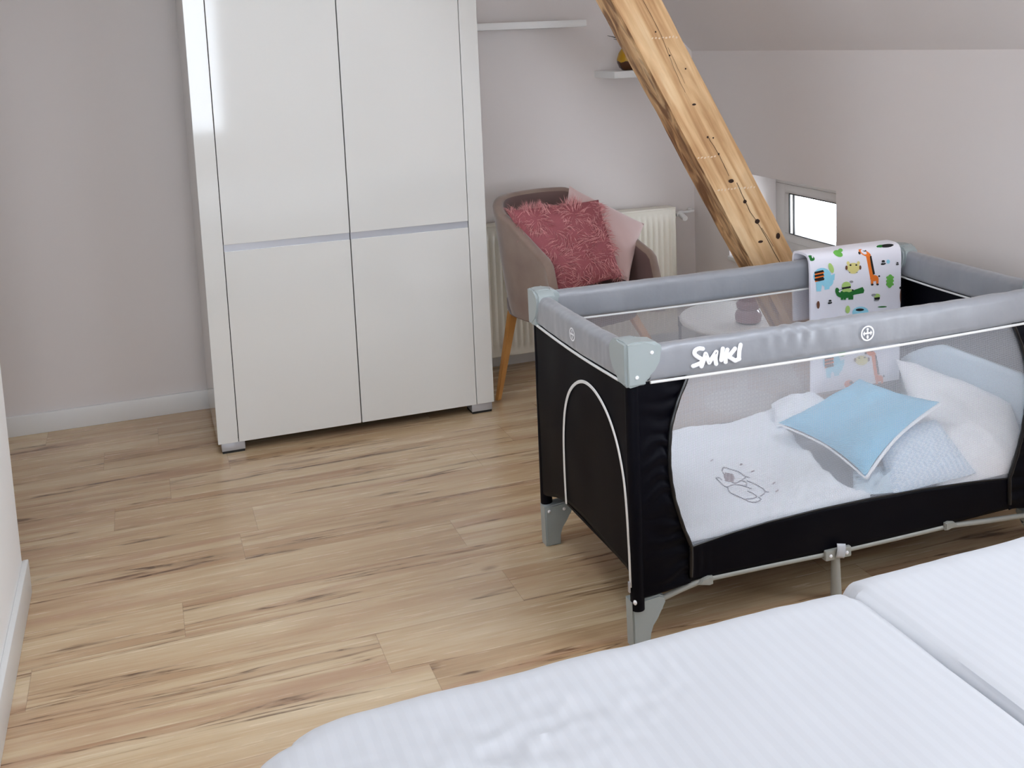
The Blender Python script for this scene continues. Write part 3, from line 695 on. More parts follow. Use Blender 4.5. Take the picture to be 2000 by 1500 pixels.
# end panels, with a rounded door outline piped in white on the left one
EB_ = [(2.195, .135), (2.215, .175), (2.24, .196), (2.40, .207), (2.52, .212), (2.62, .208), (2.70, .188), (2.78, .160), (2.838, .15)]
ARCH = [(2.616, .205), (2.620, .30), (2.617, .40), (2.60, .48), (2.565, .54), (2.51, .582), (2.45, .600), (2.385, .593), (2.32, .560), (2.27, .505), (2.237, .43), (2.224, .35), (2.217, .26), (2.214, .16)]
for xx, sg in ((X0+.008, 1), (X1-.008, -1)):
    bm = bmesh.new()
    def fe(u, v):
        y = Y0+.012 + (Y1-Y0-.024)*u; zb = interp(EB_, y); z = zb+(ZR-zb)*v
        return (xx - sg*(.0035*nz(y*8, z*6, sg*4)), y, z)
    grid(bm, fe, 50, 40)
    o = link('end_panel', bm, BLACKF, t); md = o.modifiers.new('thick', 'SOLIDIFY'); md.thickness = .004; md.offset = 0
    bm = bmesh.new(); P = smooth_pts([(xx - sg*.005, y, z) for y, z in ARCH], 6)
    prof = [(-.0075, -.0012), (.0075, -.0012), (.0075, .0012), (-.0075, .0012)]
    # flat tape along the arch
    ring = []
    for i, p in enumerate(P):
        tn = (P[min(i+1, len(P)-1)]-P[max(i-1, 0)]).normalized(); n_ = Vector((0, -tn.z, tn.y))
        ring.append([bm.verts.new(p+n_*a+Vector((-sg*b, 0, 0))) for a, b in ((-.0045, 0), (-.0035, .0022), (.0035, .0022), (.0045, 0))])
    for A, B in zip(ring, ring[1:]):
        for k in range(3): bm.faces.new((A[k], A[k+1], B[k+1], B[k]))
    o = link('zip_piping', bm, PIPE, t)
    bm = bmesh.new(); box(bm, xx-sg*.010-.002, xx-sg*.010+.002, 2.208, 2.216, .148, .175, .001); link('zip_pull', bm, SILVER, t)
# corner posts
for cx in (X0+.020, X1-.020):
    for cy in (Y0+.020, Y1-.020):
        bm = bmesh.new(); tube(bm, [(cx, cy, .10), (cx, cy, .3), (cx, cy, .5), (cx, cy, .70)], .0175, 18); link('corner_post', bm, BLACKF, t)
# base
bm = bmesh.new(); box(bm, X0+.018, X1-.018, Y0+.022, Y1-.022, .182, .192, .003); link('base_panel', bm, BLACKF, t)
# padded rails
def rail(p0, p1, nm, outv, label=None):
    p0, p1 = Vector(p0), Vector(p1); n = 220; bm = bmesh.new(); base = rrect(.0225, .0425, .019, 6)
    L_ = (p1-p0).length; sd = p0.x*3+p0.y*7
    def prof(i):
        s = i/n; out = []
        for k, (a, b) in enumerate(base):
            cr = .0022*nz(s*L_*16+sd, b*30, a*40) + .0012*nz(s*L_*45+sd, b*50, a*40)
            if p0.y < 2.3 and abs(p1.x-p0.x) > 1:
                xw = p0.x+(p1.x-p0.x)*s; cr += .0024*math.exp(-((xw-1.50)/.085)**2)*math.sin(xw*150+b*170+1.5*nz(xw*9, b*20))*(1 if b > -.02 else .3)
            sag = -.006*math.sin(PI*s)*(1 if b < 0 else .3)
            out.append((a + cr*(1 if a > 0 else -1), b + sag + cr*.4))
        return out
    sweep(bm, prof, [p0.lerp(p1, i/n) for i in range(n+1)]); o = link(nm, bm, RAIL, t)
    bm = bmesh.new(); ov = Vector(outv)
    tube(bm, [p0.lerp(p1, i/40)+ov*.0205+Vector((0, 0, -.0430-.006*math.sin(PI*i/40))) for i in range(41)], .0036, 8)
    tube(bm, [p0.lerp(p1, i/40)-ov*.0205+Vector((0, 0, -.0430-.006*math.sin(PI*i/40))) for i in range(41)], .0030, 8)
    link_each('piping', bm, PIPE, o)
    return o
zr = .7105
rf = rail((X0+.06, Y0+.022, zr), (X1-.06, Y0+.022, zr), 'padded_rail', (0, -1, 0))
rb = rail((X0+.06, Y1-.022, zr+.004), (X1-.06, Y1-.022, zr+.004), 'padded_rail', (0, 1, 0))
re_ = rail((X0+.022, Y0+.05, zr), (X0+.022, Y1-.05, zr), 'padded_rail', (-1, 0, 0))
rr_ = rail((X1-.022, Y0+.05, zr), (X1-.022, Y1-.05, zr), 'padded_rail', (1, 0, 0))
# corner clips
def prism(bm, poly, axis, a, b, bev=.004):
    """poly of (u,z); axis 'y' extrudes along y (u=x), 'x' extrudes along x (u=y)"""
    def P(u, z, d): return (u, d, z) if axis == 'y' else (d, u, z)
    A = [bm.verts.new(P(u, z, a)) for u, z in poly]; B = [bm.verts.new(P(u, z, b)) for u, z in poly]
    n = len(poly); fs = [bm.faces.new([A[k], A[(k+1) % n], B[(k+1) % n], B[k]]) for k in range(n)] + [bm.faces.new(A[::-1]), bm.faces.new(B)]
    if bev:
        es = list(fs[-1].edges)+list(fs[-2].edges); bmesh.ops.bevel(bm, geom=es, offset=bev, segments=2, affect='EDGES')
for cx, sx in ((X0, 1), (X1, -1)):
    for cy, sy in ((Y0, 1), (Y1, -1)):
        bm = bmesh.new()
        prof = [(-.006, .766), (.02, .770), (.045, .769), (.075, .765), (.089, .755), (.092, .738), (.088, .715), (.075, .694), (.055, .677), (.030, .664), (.008, .661), (-.004, .668)]
        if cy > 2.5: prof = [(u*.82 if u > 0 else u, z) for u, z in prof]
        pf = [(cx+sx*u, z) for u, z in prof]; ps = [(cy+sy*u, z) for u, z in prof]
        if sx < 0: pf = pf[::-1]
        if sy < 0: ps = ps[::-1]
        ya, yb = (cy-.006, cy+.052) if sy > 0 else (cy-.052, cy+.006)
        xa, xb = (cx-.006, cx+.052) if sx > 0 else (cx-.052, cx+.006)
        prism(bm, pf, 'y', ya, yb, .007); prism(bm, ps, 'x', xa, xb, .007)
        o = wnorm(link('corner_clip', bm, PLASTIC, t))
        bm = bmesh.new()
        yo = cy-sy*.0065; xo = cx-sx*.0065
        for u, z in ((.062, .742), (.022, .687)):
            bmesh.ops.create_uvsphere(bm, u_segments=12, v_segments=8, radius=.0048, matrix=Matrix.Translation((cx+sx*u*(1 if cy < 2.5 else .82), yo, z)) @ Matrix.Diagonal((1, .5, 1, 1)))
        if cy > 2.5:
            for u, z in ((.058, .742), (.02, .744)): bmesh.ops.create_uvsphere(bm, u_segments=12, v_segments=8, radius=.0042, matrix=Matrix.Translation((cx+sx*u*.9, cy-sy*.0525, z)) @ Matrix.Diagonal((1, .5, 1, 1)))
        link_each('rivet', bm, LOGO, o)
        # foot bracket
        FH = .128
        fp = [(.004, 0), (.050, 0), (.050, .035), (.053, .055), (.066, .072), (.084, .088), (.090, .108), (.092, .119), (.075, FH), (.002, FH-.006)]
        fp = [(cx+sx*u, z) for u, z in fp]
        if sx < 0: fp = fp[::-1]
        fa, fb_ = (cy+.010, cy+.052) if sy > 0 else (cy-.052, cy-.010)
        bm = bmesh.new(); prism(bm, fp, 'y', fa, fb_, .004); o = wnorm(link('foot', bm, PLASTIC, t))
        bm = bmesh.new()
        for u, z in ((.012, FH-.004), ) if cy < 2.5 else ((.015, .108), (.062, .108)):
            bmesh.ops.create_uvsphere(bm, u_segments=14, v_segments=8, radius=.0085 if cy < 2.5 else .005, matrix=Matrix.Translation((cx+sx*u, (fa if (cy < 2.5) == (sy > 0) else fa) - .001, z)) @ Matrix.Diagonal((1, .5, 1, 1)))
        link_each('bolt', bm, LOGO, o)
# bottom frame tubes, joints and centre legs
for yy in (Y0+.012, Y1-.012):
    bm = bmesh.new(); tube(bm, [(1.108, yy+.008, .110), (1.165, yy+.003, .127), (1.231, yy, .142)], .0075, 12); tube(bm, [(1.225, yy, .141), (1.4, yy, .139), (1.573, yy, .135)], .0075, 12)
    tube(bm, [(1.65, yy, .134), (1.8, yy, .134), (1.972, yy, .135)], .0075, 12); tube(bm, [(1.966, yy, .135), (2.10, yy+.004, .121), (2.252, yy+.008, .108)], .0075, 12)
    link_each('frame_tube', bm, TUBE, t)
    for xx in (1.232, 1.967):
        bm = bmesh.new(); s = 1 if xx < 1.6 else -1
        prism(bm, [(xx-.026, .136), (xx+.006, .128), (xx+.016, .130), (xx+.016, .150), (xx+.004, .152), (xx-.014, .148)] if s > 0 else [(xx-.016, .130), (xx-.006, .128), (xx+.026, .136), (xx+.014, .148), (xx-.004, .152), (xx-.016, .150)], 'y', yy-.013, yy+.013, .003); link('joint', bm, TUBE, t)
    bm = bmesh.new(); box(bm, 1.573, 1.652, yy-.014, yy+.014, .120, .148, .004); o = wnorm(link('hinge_block', bm, TUBE, t))
    bm = bmesh.new()
    for xx in (1.588, 1.637): bmesh.ops.create_uvsphere(bm, u_segments=12, v_segments=8, radius=.005, matrix=Matrix.Translation((xx, yy-.014, .133)) @ Matrix.Diagonal((1, .5, 1, 1)))
    link_each('bolt', bm, LOGO, o)
    bm = bmesh.new(); tube(bm, [(1.612, yy, .122), (1.613, yy, .06), (1.614, yy, .012)], [.011, .013, .0145], 20); o = link('centre_leg', bm, TUBE, t)
    bm = bmesh.new(); cyl(bm, (1.614, yy, 0), (1.614, yy, .012), .0148, 20); link('rubber_cap', bm, BLACKP, o)
    if yy < 2.5:
        bm = bmesh.new(); grid(bm, lambda u, v: (1.600+.026*u+.004*v, yy-.016-.004*math.sin(v*3), .128+.038*v-.006*u), 3, 6); o = link('fabric_tag', bm, PIPEG, t); md = o.modifiers.new('thick', 'SOLIDIFY'); md.thickness = .001
# lettering on the front rail: brush strokes in a 200x150 frame on the rail face
def LG(px, py, off=0): u, v = px/2000, py/1500; return Vector((1.129+.2775*u-.004*v, Y0-.0005-off, .7955-.037*u-.1865*v))
def stroke(bm, pts, w0, mapf, off, n=6, th=.0012, nr=10):
    """rounded thread or brush stroke lying on a surface, mapped by mapf(px, py, height)"""
    P = smooth_pts([(a, b, 0) for a, b in pts], n) if len(pts) > 2 else [Vector((pts[0][0]+(pts[1][0]-pts[0][0])*k/6, pts[0][1]+(pts[1][1]-pts[0][1])*k/6, 0)) for k in range(7)]
    T = [(P[min(i+1, len(P)-1)]-P[max(i-1, 0)]).normalized() for i in range(len(P))]
    S = [(P[0]-T[0]*w0/2*math.sin(a), T[0], math.cos(a)) for a in (1.45, 1.1, .75, .4)] + [(p, t_, 1) for p, t_ in zip(P, T)] + [(P[-1]+T[-1]*w0/2*math.sin(a), T[-1], math.cos(a)) for a in (.4, .75, 1.1, 1.45)]
    rings = []
    for p, tn, k in S:
        n_ = Vector((-tn.y, tn.x, 0))
        rings.append([bm.verts.new(mapf(p.x+n_.x*w0/2*k*math.cos(2*PI*q/nr), p.y+n_.y*w0/2*k*math.cos(2*PI*q/nr), off+th*k*math.sin(2*PI*q/nr))) for q in range(nr)])
    for A, B in zip(rings, rings[1:]):
        for q in range(nr): bm.faces.new((A[q], A[(q+1) % nr], B[(q+1) % nr], B[q]))
    bm.faces.new(rings[0][::-1]); bm.faces.new(rings[-1])
STRK = [[(715, 405), (640, 400), (570, 440), (560, 510), (620, 565), (690, 610), (690, 670), (620, 710), (530, 745)],
        [(770, 505), (740, 610), (690, 750)], [(775, 510), (840, 680)], [(840, 680), (975, 470)], [(980, 470), (960, 590), (975, 705)],
        [(1105, 405), (1075, 630)], [(1195, 425), (1165, 560), (1160, 670)], [(1345, 405), (1230, 550)], [(1215, 560), (1350, 645)], [(1350, 645), (1430, 610)], [(1455, 330), (1430, 460), (1425, 610)]]
bm = bmesh.new()
for i, s in enumerate(STRK): stroke(bm, s, 84, LG, .0036, th=.0014)
link('lettering', bm, LOGO, rf)
# round emblem badges
def badge(bm, mp, r):
    def ring(r0, r1, z):
        A = [bm.verts.new(mp(r0*math.cos(2*PI*k/40), r0*math.sin(2*PI*k/40), z)) for k in range(40)]; B = [bm.verts.new(mp(r1*math.cos(2*PI*k/40), r1*math.sin(2*PI*k/40), z)) for k in range(40)]
        for k in range(40): bm.faces.new((A[k], A[(k+1) % 40], B[(k+1) % 40], B[k]))
    ring(r*.80, r, 0)
    def q(a0, a1, b0, b1, z):
        bm.faces.new([bm.verts.new(mp(x, y, z)) for x, y in ((a0, b0), (a1, b0), (a1, b1), (a0, b1))])
    q(-r*.68, r*.68, -r*.1, r*.12, .00003)
    def disc(cx, cy, rx, ry, z):
        c_ = bm.verts.new(mp(cx, cy, z)); vs = [bm.verts.new(mp(cx+rx*math.cos(2*PI*k/16), cy+ry*math.sin(2*PI*k/16), z)) for k in range(16)]
        for k in range(16): bm.faces.new((c_, vs[k], vs[(k+1) % 16]))
    disc(0, r*.52, r*.17, r*.17, .00002); disc(0, -r*.48, r*.16, r*.25, .00002); disc(0, .12*r, r*.12, r*.28, .00004)
    for s in (-1, 1): q(s*r*.5-r*.06, s*r*.5+r*.06, -r*.28, r*.28, .00005)
bm = bmesh.new(); badge(bm, lambda a, b, z: (1.696+a, Y0-.0048-z, .708+b), .0200); link('emblem', bm, LOGO, rf)
bm = bmesh.new(); badge(bm, lambda a, b, z: (X0-.0042-z, 2.515-a, .712+b), .0180); link('emblem', bm, LOGO, re_)

# ------------------------------------------------------------------ bedding in the cot
bm = bmesh.new(); box(bm, X0+.022, X1-.022, Y0+.026, Y1-.026, .193, .236, .012, 3); o = link('cot_mattress', bm, MATTR); tag(o, 'thin grey mattress at the bottom of the travel cot', 'mattress')
XE_ = [(2.2, 1.765), (2.25, 1.72), (2.307, 1.70), (2.43, 1.722), (2.565, 1.752), (2.727, 1.80), (2.81, 1.835)]
def zdv(x, y):
    u = (x-1.06)/(interp(XE_, y)-1.06)
    z = .262 + .022*(y-2.22)/.58
    z += .006*nz(x*5, y*5, 2)+.0030*nz(x*13, y*11, 5)+.007*(.22-abs(nz(x*6-y*3, y*7+x*4, 11)))
    ed = max(0, u-.78)/.22
    z += ed*(.012 + .014*nz(x*16, y*9, 8)+.006*nz(x*40, y*22, 4)*ed)
    if y > 2.6: z += .014*max(0, nz(x*9, y*7, 6))*(y-2.6)/.2*max(0, min(1, (x-1.3)/.2))
    return z
bm = bmesh.new()
def fd(u, v):
    y = 2.222 + (2.806-2.222)*v; x = 1.062 + (interp(XE_, y)+.008*nz(y*22, 3)-1.062)*u
    e = min(u*(.66), (1-u)*.66, v*.58, (1-v)*.58); k = min(1, e/.018); k = math.sqrt(max(0, 1-(1-k)**2))
    return (x, y, .237 + (zdv(x, y)-.237)*k)
grid(bm, fd, 110, 90); dv = link('cot_duvet', bm, LINENW); tag(dv, 'white baby duvet with a small stitched animal, lying in the left of the cot', 'duvet')
bm = bmesh.new()
def BR(px, py, off=0):
    u, v = px/2000, py/1500; x = 1.488+.263*u-.246*v+.0; y = 2.644-.124*u-.429*v
    return Vector((x, y, zdv(x, y)+.0008+off))
for s in ([(300, 420), (340, 405), (480, 450), (600, 480), (680, 535), (750, 560), (790, 575)], [(300, 430), (300, 500), (330, 545)], [(440, 650), (530, 680), (650, 620), (720, 570)], [(170, 620), (215, 650), (260, 690), (320, 740), (380, 755)],
          [(170, 615), (230, 605), (280, 640)], [(380, 750), (500, 710), (620, 715), (740, 750), (810, 775)], [(385, 760), (400, 830), (440, 870), (560, 930), (690, 985), (760, 1015), (850, 1025), (930, 1000), (960, 960), (930, 930)],
          [(660, 635), (720, 655), (730, 700), (705, 735)], [(750, 630), (840, 660), (960, 720), (1040, 790), (1040, 850), (960, 905)], [(1040, 820), (1115, 832)], [(740, 830), (830, 870), (885, 910), (880, 940)], [(700, 975), (800, 960), (880, 935)]):
    stroke(bm, s, 17, BR, 0, 4, .0009, 6)
o = link('embroidery', bm, mat('grey_brown_thread', (112, 112, 126), .8), dv, False); o['label'] = 'grey stitched outline of a sleeping animal'
bm = bmesh.new()
for k in range(7): stroke(bm, [(345+abs(3-k)*6-20, 515+22*k), (420, 520+22*k), (515-abs(3-k)*8, 530+20*k)], 13, BR, 0, 3, .0009, 6)
for a, b in ((655, 330), (1230, 675), (1265, 820), (865, 460), (100, 260)): stroke(bm, [(a-18, b+8), (a+18, b-8)], 24, BR, 0, 2, .0008, 6)
link_each('stitched_patch', bm, mat('mauve_thread', (124, 98, 108), .8), dv, False)
# pillows
def pil(name, label, cat, cs, puff, m_, seed, wr=.006, n=26, back=1.0, ms=None, pinch=.07):
    bm = bmesh.new(); pillow(bm, cs, puff, (0, -.3, 1), n, wr, seed, back, pinch)
    return tag(link(name, bm, m_), label, cat)
pil('white_pillow', 'large white pillow slumped against the right end of the cot', 'pillow', [(2.237, 2.748, .412), (2.295, 2.33, .385), (2.262, 2.213, .245), (1.94, 2.213, .240)], .060, LINENP, 5, .012, 30, .8, pinch=.0)
bm = bmesh.new()
def fbm(u, v):
    y = 2.235 + .565*u; zt = interp([(2.235, .470), (2.31, .481), (2.62, .484), (2.70, .452), (2.764, .417), (2.80, .39)], y)
    return (2.308 - .004*nz(y*9, v*4), y, .24 + (zt-.24)*v)
grid(bm, fbm, 30, 12); o = link('cot_quilt', bm, PALEB); md = o.modifiers.new('thick', 'SOLIDIFY'); md.thickness = .014; md.offset = 0
tag(o, 'pale blue quilted pad standing against the right end inside the cot', 'quilt')
bl = [Vector(p) for p in ((1.703, 2.605, .333), (2.012, 2.635, .412), (2.058, 2.342, .425), (1.732, 2.243, .302))]
pil('blue_pillow', 'sky blue cushion with pointed corners on top of the white cot bedding', 'pillow', bl, .038, BLUEP, 2, .011, 36, .25, pinch=.15)
nb = -(bl[1]-bl[0]).cross(bl[3]-bl[0]).normalized()
if nb.z > 0: nb = -nb
bm = bmesh.new(); E = smooth_pts([bl[2], bl[2].lerp(bl[3], .5)*.86+(sum(bl, Vector())/4)*.14, bl[3]], 12)
tube(bm, [p+nb*.005 for p in E], .0045, 8); E = smooth_pts([bl[3], bl[3].lerp(bl[0], .5)*.87+(sum(bl, Vector())/4)*.13, bl[0]], 12); tube(bm, [p+nb*.005 for p in E], .003, 8)
ob = bpy.data.objects['blue_pillow']; link('white_edging', bm, LINENP, ob)
pil('gingham_pillow', 'small pale blue checked pillow under the right corner of the blue cushion', 'pillow', [(1.80, 2.214, .252), (1.88, 2.40, .335), (2.06, 2.36, .368), (2.07, 2.214, .262)], .026, GING, 7, .006, 20, .7, pinch=.0)
pil('crumpled_cloth', 'pale blue crumpled cloth below the bottom tip of the blue cushion', 'cloth', [(1.690, 2.238, .258), (1.77, 2.345, .270), (1.90, 2.32, .280), (1.87, 2.214, .25)], .016, PALEB, 12, .022, 30, .6, pinch=.0)
pil('muslin_cloth', 'white bunched muslin cloth behind the left corner of the blue cushion', 'cloth', [(1.735, 2.66, .295), (1.80, 2.79, .315), (1.96, 2.795, .325), (1.93, 2.66, .33)], .030, LINENW, 15, .014, 24, .8, pinch=.0)

# ------------------------------------------------------------------ towel over the rear rail
TW = [(2.768, .335), (2.769, .45), (2.768, .58), (2.767, .68), (2.768, .745), (2.774, .768), (2.787, .777), (2.812, .779), (2.840, .777), (2.852, .766), (2.857, .73), (2.858, .65), (2.858, .55)]
TWs = smooth_pts([(0, a, b) for a, b in TW], 6)
TOW = mat('white_terry', (236, 234, 242), .9, sheen=.3, bump=(500, .3, .001))
tcol = [TOW] + [mat(n, c, .9) for n, c in (('print_orange', (236, 122, 40)), ('print_black', (28, 26, 26)), ('print_dark_green', (34, 112, 44)), ('print_lime', (176, 208, 120)), ('print_leaf_green', (110, 184, 80)), ('print_aqua', (150, 212, 232)), ('print_yellow', (226, 214, 138)), ('print_brown', (110, 70, 50)), ('print_grey', (150, 150, 152)))]
TX0, TX1 = 1.926, 2.268
bmt = bmesh.new()
def ft(u, v, off=.004):
    q = v*(len(TWs)-1); i = min(int(q), len(TWs)-2); p = TWs[i].lerp(TWs[i+1], q-i); tn = (TWs[i+1]-TWs[i]).normalized()
    x = TX0 + (TX1-TX0)*u
    wob = .0025*nz(x*9, p.z*7, 2)*(1 if p.y < 2.78 else .5) if p.z < .72 else 0
    return (x + .008*(.77-p.z)/.4*(u-.5)*-1, p.y + wob - tn.z*off, p.z + tn.y*off)
NT = len(TWs)-1
grid(bmt, lambda u, v: ft(u, v, .004), 50, NT); grid(bmt, lambda u, v: ft(u, v, -.004), 50, NT)
for e in (0, 1):
    grid(bmt, lambda u, v, e=e: ft(e, v, .004-.008*u), 1, NT); grid(bmt, lambda u, v, e=e: ft(u, e, .004-.008*v), 50, 1)
bmesh.ops.remove_doubles(bmt, verts=bmt.verts, dist=.0003)
# print: flat shapes in a 1875x1500 frame over the visible front
TWT = [(p.z, p.y) for p in TWs if p.y < 2.782 and p.z < .7765]
TWT = [TWT[0]] + [b for a, b in zip(TWT, TWT[1:]) if b[0] > a[0]]
def TP(px, py, k=0):
    u, v = px/1875, py/1500
    x = TPA[0][0] + (TPA[1][0]-TPA[0][0])*u + (TPA[2][0]-TPA[0][0])*v; z = TPA[0][1] + (TPA[1][1]-TPA[0][1])*u + (TPA[2][1]-TPA[0][1])*v
    wob = .0025*nz(x*9, z*7, 2) if z < .72 else 0
    z -= .010*max(0, (z-.55)/.22); yy = interp(TWT, z)
    return (x, yy + wob - .0056 - .00015*k, z)
TPA = ((1.868, .848), (2.346, .800), (1.866, .526))
SH = []
def poly(c, pts, k=0): SH.append((c, pts, k))
def ell(c, cx, cy, rx, ry, k=0, rot=0, n=18): poly(c, [(cx+rx*math.cos(2*PI*i/n)*math.cos(rot)-ry*math.sin(2*PI*i/n)*math.sin(rot), cy+rx*math.cos(2*PI*i/n)*math.sin(rot)+ry*math.sin(2*PI*i/n)*math.cos(rot)) for i in range(n)], k)
# giraffe
def giraffe(dx, dy, c1=1, c2=2, w=1):
    poly(c1, [(1040+dx, 230+dy), (1100+dx, 240+dy), (1130+dx, 400+dy), (1150+dx, 560+dy), (1095+dx, 600+dy), (1070+dx, 440+dy)]); ell(c1, 1035+dx, 215+dy, 85, 42, 1, .5); ell(c2, 955+dx, 215+dy, 16, 20, 2); ell(c2, 1042+dx, 180+dy, 24, 14, 2)
    poly(c2, [(1095+dx, 235+dy), (1120+dx, 260+dy), (1165+dx, 540+dy), (1135+dx, 548+dy), (1110+dx, 400+dy)], 1); ell(c1, 1155+dx, 605+dy, 62, 48, 1)
    for x in (1125, 1205): poly(c1, [(x-22+dx, 610+dy), (x+16+dx, 610+dy), (x+14+dx, 700+dy), (x-18+dx, 705+dy)], 1); ell(c2, x+dx, 705+dy, 20, 16, 2)
    ell(c2, 1228+dx, 575+dy, 15, 15, 1)
giraffe(0, 0)
# owl-like bird
for cx, cy in ((850, 440),):
    ell(7, cx, cy-5, 95, 75); ell(7, cx-75, cy-75, 22, 30); ell(7, cx+75, cy-75, 22, 30); ell(7, cx, cy+60, 62, 30, 1)
    for s in (-1, 1): ell(2, cx+s*42, cy-45, 15, 13, 2); ell(8, cx+s*100, cy-5, 16, 34, 2); ell(9, cx+s*50, cy+70, 14, 10, 2)
# crocodile
ell(3, 735, 835, 135, 75); ell(3, 620, 800, 32, 60, 0, -.2); poly(3, [(820, 800), (985, 740), (1010, 790), (1000, 835), (850, 862)], 1); ell(0, 720, 800, 85, 28, 2); ell(4, 760, 790, 75, 30, 3)
for x in (690, 730, 800, 835): poly(3, [(x-18, 880), (x+18, 880), (x+16, 935), (x-20, 935)], 1); 
ell(4, 750, 715, 66, 62, 1); poly(2, [(680, 742), (812, 722), (815, 750), (690, 770)], 3); ell(9, 822, 655, 28, 18, 2); ell(2, 840, 785, 14, 12, 3)
# elephant with striped blanket
def elephant(dx, dy):
    n0 = len(SH); elephant_body(); 
    for i in range(n0, len(SH)): SH[i] = (SH[i][0], [(x+dx, y+dy) for x, y in SH[i][1]], SH[i][2])
def elephant_body():
  if True:
    ell(6, 400, 560, 130, 130); ell(6, 470, 640, 90, 90); poly(6, [(310, 640), (400, 640), (380, 790), (315, 790)]); poly(6, [(430, 660), (515, 650), (500, 760), (430, 770)]); poly(6, [(500, 560), (580, 520), (575, 620), (520, 640)], 1)
    for k in range(3):
        poly(2, [(285, 490+k*52), (410, 462+k*52), (425, 492+k*52), (290, 520+k*52)], 3)
        poly(1, [(292, 520+k*52), (425, 492+k*52), (425, 514+k*52), (295, 542+k*52)], 2)
    poly(2, [(297, 612), (430, 590), (420, 618), (360, 632), (300, 628)], 3)
elephant(0, 0); elephant(150, 1330); giraffe(90, 1560)
ell(7, 990, 1880, 95, 75); ell(8, 890, 1870, 16, 34, 2); ell(8, 1090, 1870, 16, 34, 2); ell(2, 950, 1840, 15, 13, 2); ell(2, 1030, 1840, 15, 13, 2)
ell(1, 800, 2230, 70, 60, 1); ell(2, 830, 2210, 30, 26, 2)
# leaves, beetles
def leaf(c, cx, cy, rx, ry, rot=0): ell(c, cx, cy, rx, ry, 1, rot, 14)
leaf(4, 528, 435, 34, 80, -.3); leaf(5, 1395, 660, 48, 110, .05); leaf(5, 655, 220, 62, 48, .4); leaf(5, 700, 175, 34, 30); leaf(4, 775, 1090, 34, 62)
for sx in (-1, 1):
    for k in range(3): ell(5, 1395+sx*36, 600+k*55, 24, 20, 2)
for cx, cy, s in ((1292, 365, 1), (510, 960, .85), (1505, 385, .6)): ell(2, cx, cy-22*s, 26*s, 18*s, 1); ell(2, cx, cy+18*s, 38*s, 18*s, 1, -.2); ell(9, cx, cy, 30*s, 10*s, 2); 
ell(6, 1365, 350, 26, 32); ell(4, 1200, 885, 48, 34); poly(2, [(1155, 915), (1245, 905), (1240, 945), (1170, 950)], 3); ell(9, 1150, 870, 34, 20, 1); ell(9, 1195, 955, 40, 14, 1)
ell(6, 960, 1140, 120, 90); ell(2, 950, 1100, 62, 22, 2); ell(3, 1285, 1065, 70, 12, 1); ell(2, 910, 1180, 20, 14, 3); ell(2, 1010, 1170, 20, 14, 3)
ell(8, 1575, 900, 26, 130, 1); ell(2, 1560, 770, 22, 22, 2); ell(8, 340, 1000, 22, 60, 1)
for cx, cy in ((560, 1300),): ell(6, cx, cy, 110, 80); ell(2, cx-20, cy-20, 40, 50, 2); ell(1, cx-20, cy-5, 38, 8, 3)
ell(3, 900, 1340, 120, 60, 0); ell(4, 1180, 1350, 50, 90, 0, .3); ell(1, 1400, 1480, 40, 160, 0); ell(5, 700, 1450, 40, 80, 0, .5); ell(5, 700, 1760, 50, 50)
ell(2, 1380, 110, 110, 26, 1, -.1); ell(3, 1290, 118, 60, 22, 0, -.1); ell(3, 262, 285, 46, 40, 1)
for n_, (c, pts, k) in enumerate(SH):
    vs = []
    for x, y in pts:
        p = TP(x, y, k + n_*.02); vs.append(bmt.verts.new((min(max(p[0], TX0+.002), TX1-.002), p[1], p[2])))
    try: f = bmt.faces.new(vs); f.material_index = c; bmesh.ops.triangulate(bmt, faces=[f])
    except Exception: pass
tw = link('animal_towel', bmt, tcol)
tag(tw, 'white towel printed with colourful cartoon animals hanging over the rear cot rail', 'towel')

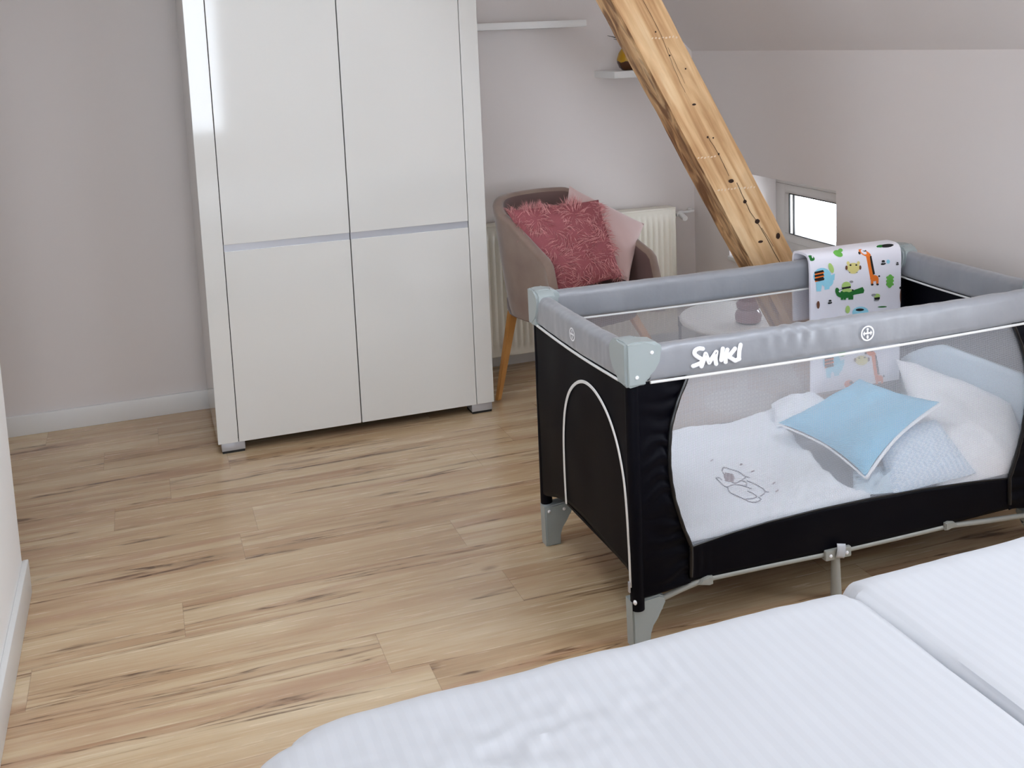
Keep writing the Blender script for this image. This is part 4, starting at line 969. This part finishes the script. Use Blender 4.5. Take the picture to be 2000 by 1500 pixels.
# ================================================================== BED
t = thing('double_bed', 'white double bed with two mattresses in the foreground, mostly out of frame', 'bed', (1.09, .5, 0))
BEDW = mat('white_bed_base', (214, 214, 214), .6)
bm = bmesh.new(); box(bm, .10, 2.08, -.48, 1.44, .08, .26, .01); link('bed_base', bm, BEDW, t)
for xa in (.14, 2.0):
    for ya in (-.44, 1.34):
        bm = bmesh.new(); box(bm, xa, xa+.05, ya, ya+.05, 0, .08, .002); link('leg', bm, BLACKP, t)
for xa, xb in ((.10, 1.087), (1.093, 2.08)):
    bm = bmesh.new(); box(bm, xa, xb, -.48, 1.45, .26, .44, .03, 4); link('mattress', bm, BEDW, t)
def duvet(x0, x1, y0, y1, z0, z1, r, label, seed, corner, inner=0, tilt=0):
    def rx_z(a, b): return ri if (inner and a*inner > 0 and abs(b) < .05) else r
    ri = .03
    bm = bmesh.new(); nx, ny = 110, 160; NA = 8
    def axis(a, b, n):
        out = [(a, -1.0, 1.0, 1)] ; L_ = b-a-2*r
        out = [(-1.0, 1.0)]
        # entries: (position param, drop extra)
        S = [('d', -1, k) for k in (1.0, .6, .3)] + [('a', -1, 90-90*k/NA) for k in range(NA)] + [('t', 0, k/n) for k in range(n+1)] + [('a', 1, 90*(k+1)/NA) for k in range(NA)] + [('d', 1, k) for k in (.3, .6, 1.0)]
        return S
    AX, AY = axis(x0, x1, nx), axis(y0, y1, ny); depth = z1-r-z0
    def ev(e, a, b):
        if e[0] == 't': return a+r+(b-a-2*r)*e[2], 0, 0
        if e[0] == 'a': return (a+r if e[1] < 0 else b-r), e[1]*math.sin(math.radians(e[2])), 0
        return (a+r if e[1] < 0 else b-r), e[1], e[2]*depth
    V = []
    for ex in AX:
        row = []
        bx_, sx_, dx_ = ev(ex, x0, x1)
        for ey in AY:
            by_, sy_, dy_ = ev(ey, y0, y1)
            l = math.hypot(sx_, sy_); s1, s2 = (sx_/l, sy_/l) if l > 1 else (sx_, sy_); l = min(1, l)
            rx = ri if (inner and sx_*inner > 0) else r
            x, y = bx_ + (s1*rx + inner*(r-rx) if rx != r else s1*r), by_+s2*r; z = z1 - (rx_z(sx_, sy_))*(1-math.sqrt(max(0, 1-l*l))) - max(dx_, dy_) + tilt*max(0, x-x0)
            top = 1 if max(dx_, dy_) == 0 else 0
            w_ = .007*nz(x*2.2+seed, y*2.2) + .0035*nz(x*7+seed, y*4) + .0010*nz(x*24+seed, y*10)
            z += w_*(1 if top else .3)
            if corner:
                px_, py_ = (x0+.24-x)/.24, (y-(y1-.20))/.20
                if px_ > 0 and py_ > 0:
                    g_ = max(px_, py_)/(px_**3+py_**3)**(1/3); x = x0+.24-px_*g_*.24; y = y1-.20+py_*g_*.20
            if max(dx_, dy_) > 0 or l > .6:
                y += .012*nz(x*3.1+seed, 4)*max(0, s2); x += .010*nz(y*3+seed, 9)*s1
            # rumples near the foot-left corner
            if corner:
                d2 = ((x-.42)/.20)**2 + ((y-1.30)/.12)**2; g = math.exp(-d2)
                z += g*(.013*(.30-abs(nz(x*17+y*9, y*20-x*6, 3))) + .004*(.3-abs(nz(x*30-y*10, y*26, 6))))
                d3 = ((x-.30)/.28)**2 + ((y-1.22)/.10)**2; z += math.exp(-d3)*.009*(.25-abs(nz(x*9-y*15, y*9, 8)))
            row.append(bm.verts.new((x, y, z)))
        V.append(row)
    for A, B in zip(V, V[1:]):
        for k in range(len(A)-1): bm.faces.new((A[k], A[k+1], B[k+1], B[k]))
    o = link('duvet', bm, STRIPE); return tag(o, label, 'duvet', None)
duvet(.055, 1.108, -.5, 1.515, .23, .512, .075, 'white striped duvet on the left half of the bed with rumpled foot corner', 1.3, True, 1)
duvet(1.104, 2.15, -.5, 1.528, .23, .518, .075, 'white striped duvet on the right half of the bed, nearest the right wall', 6.1, False, -1, .018)
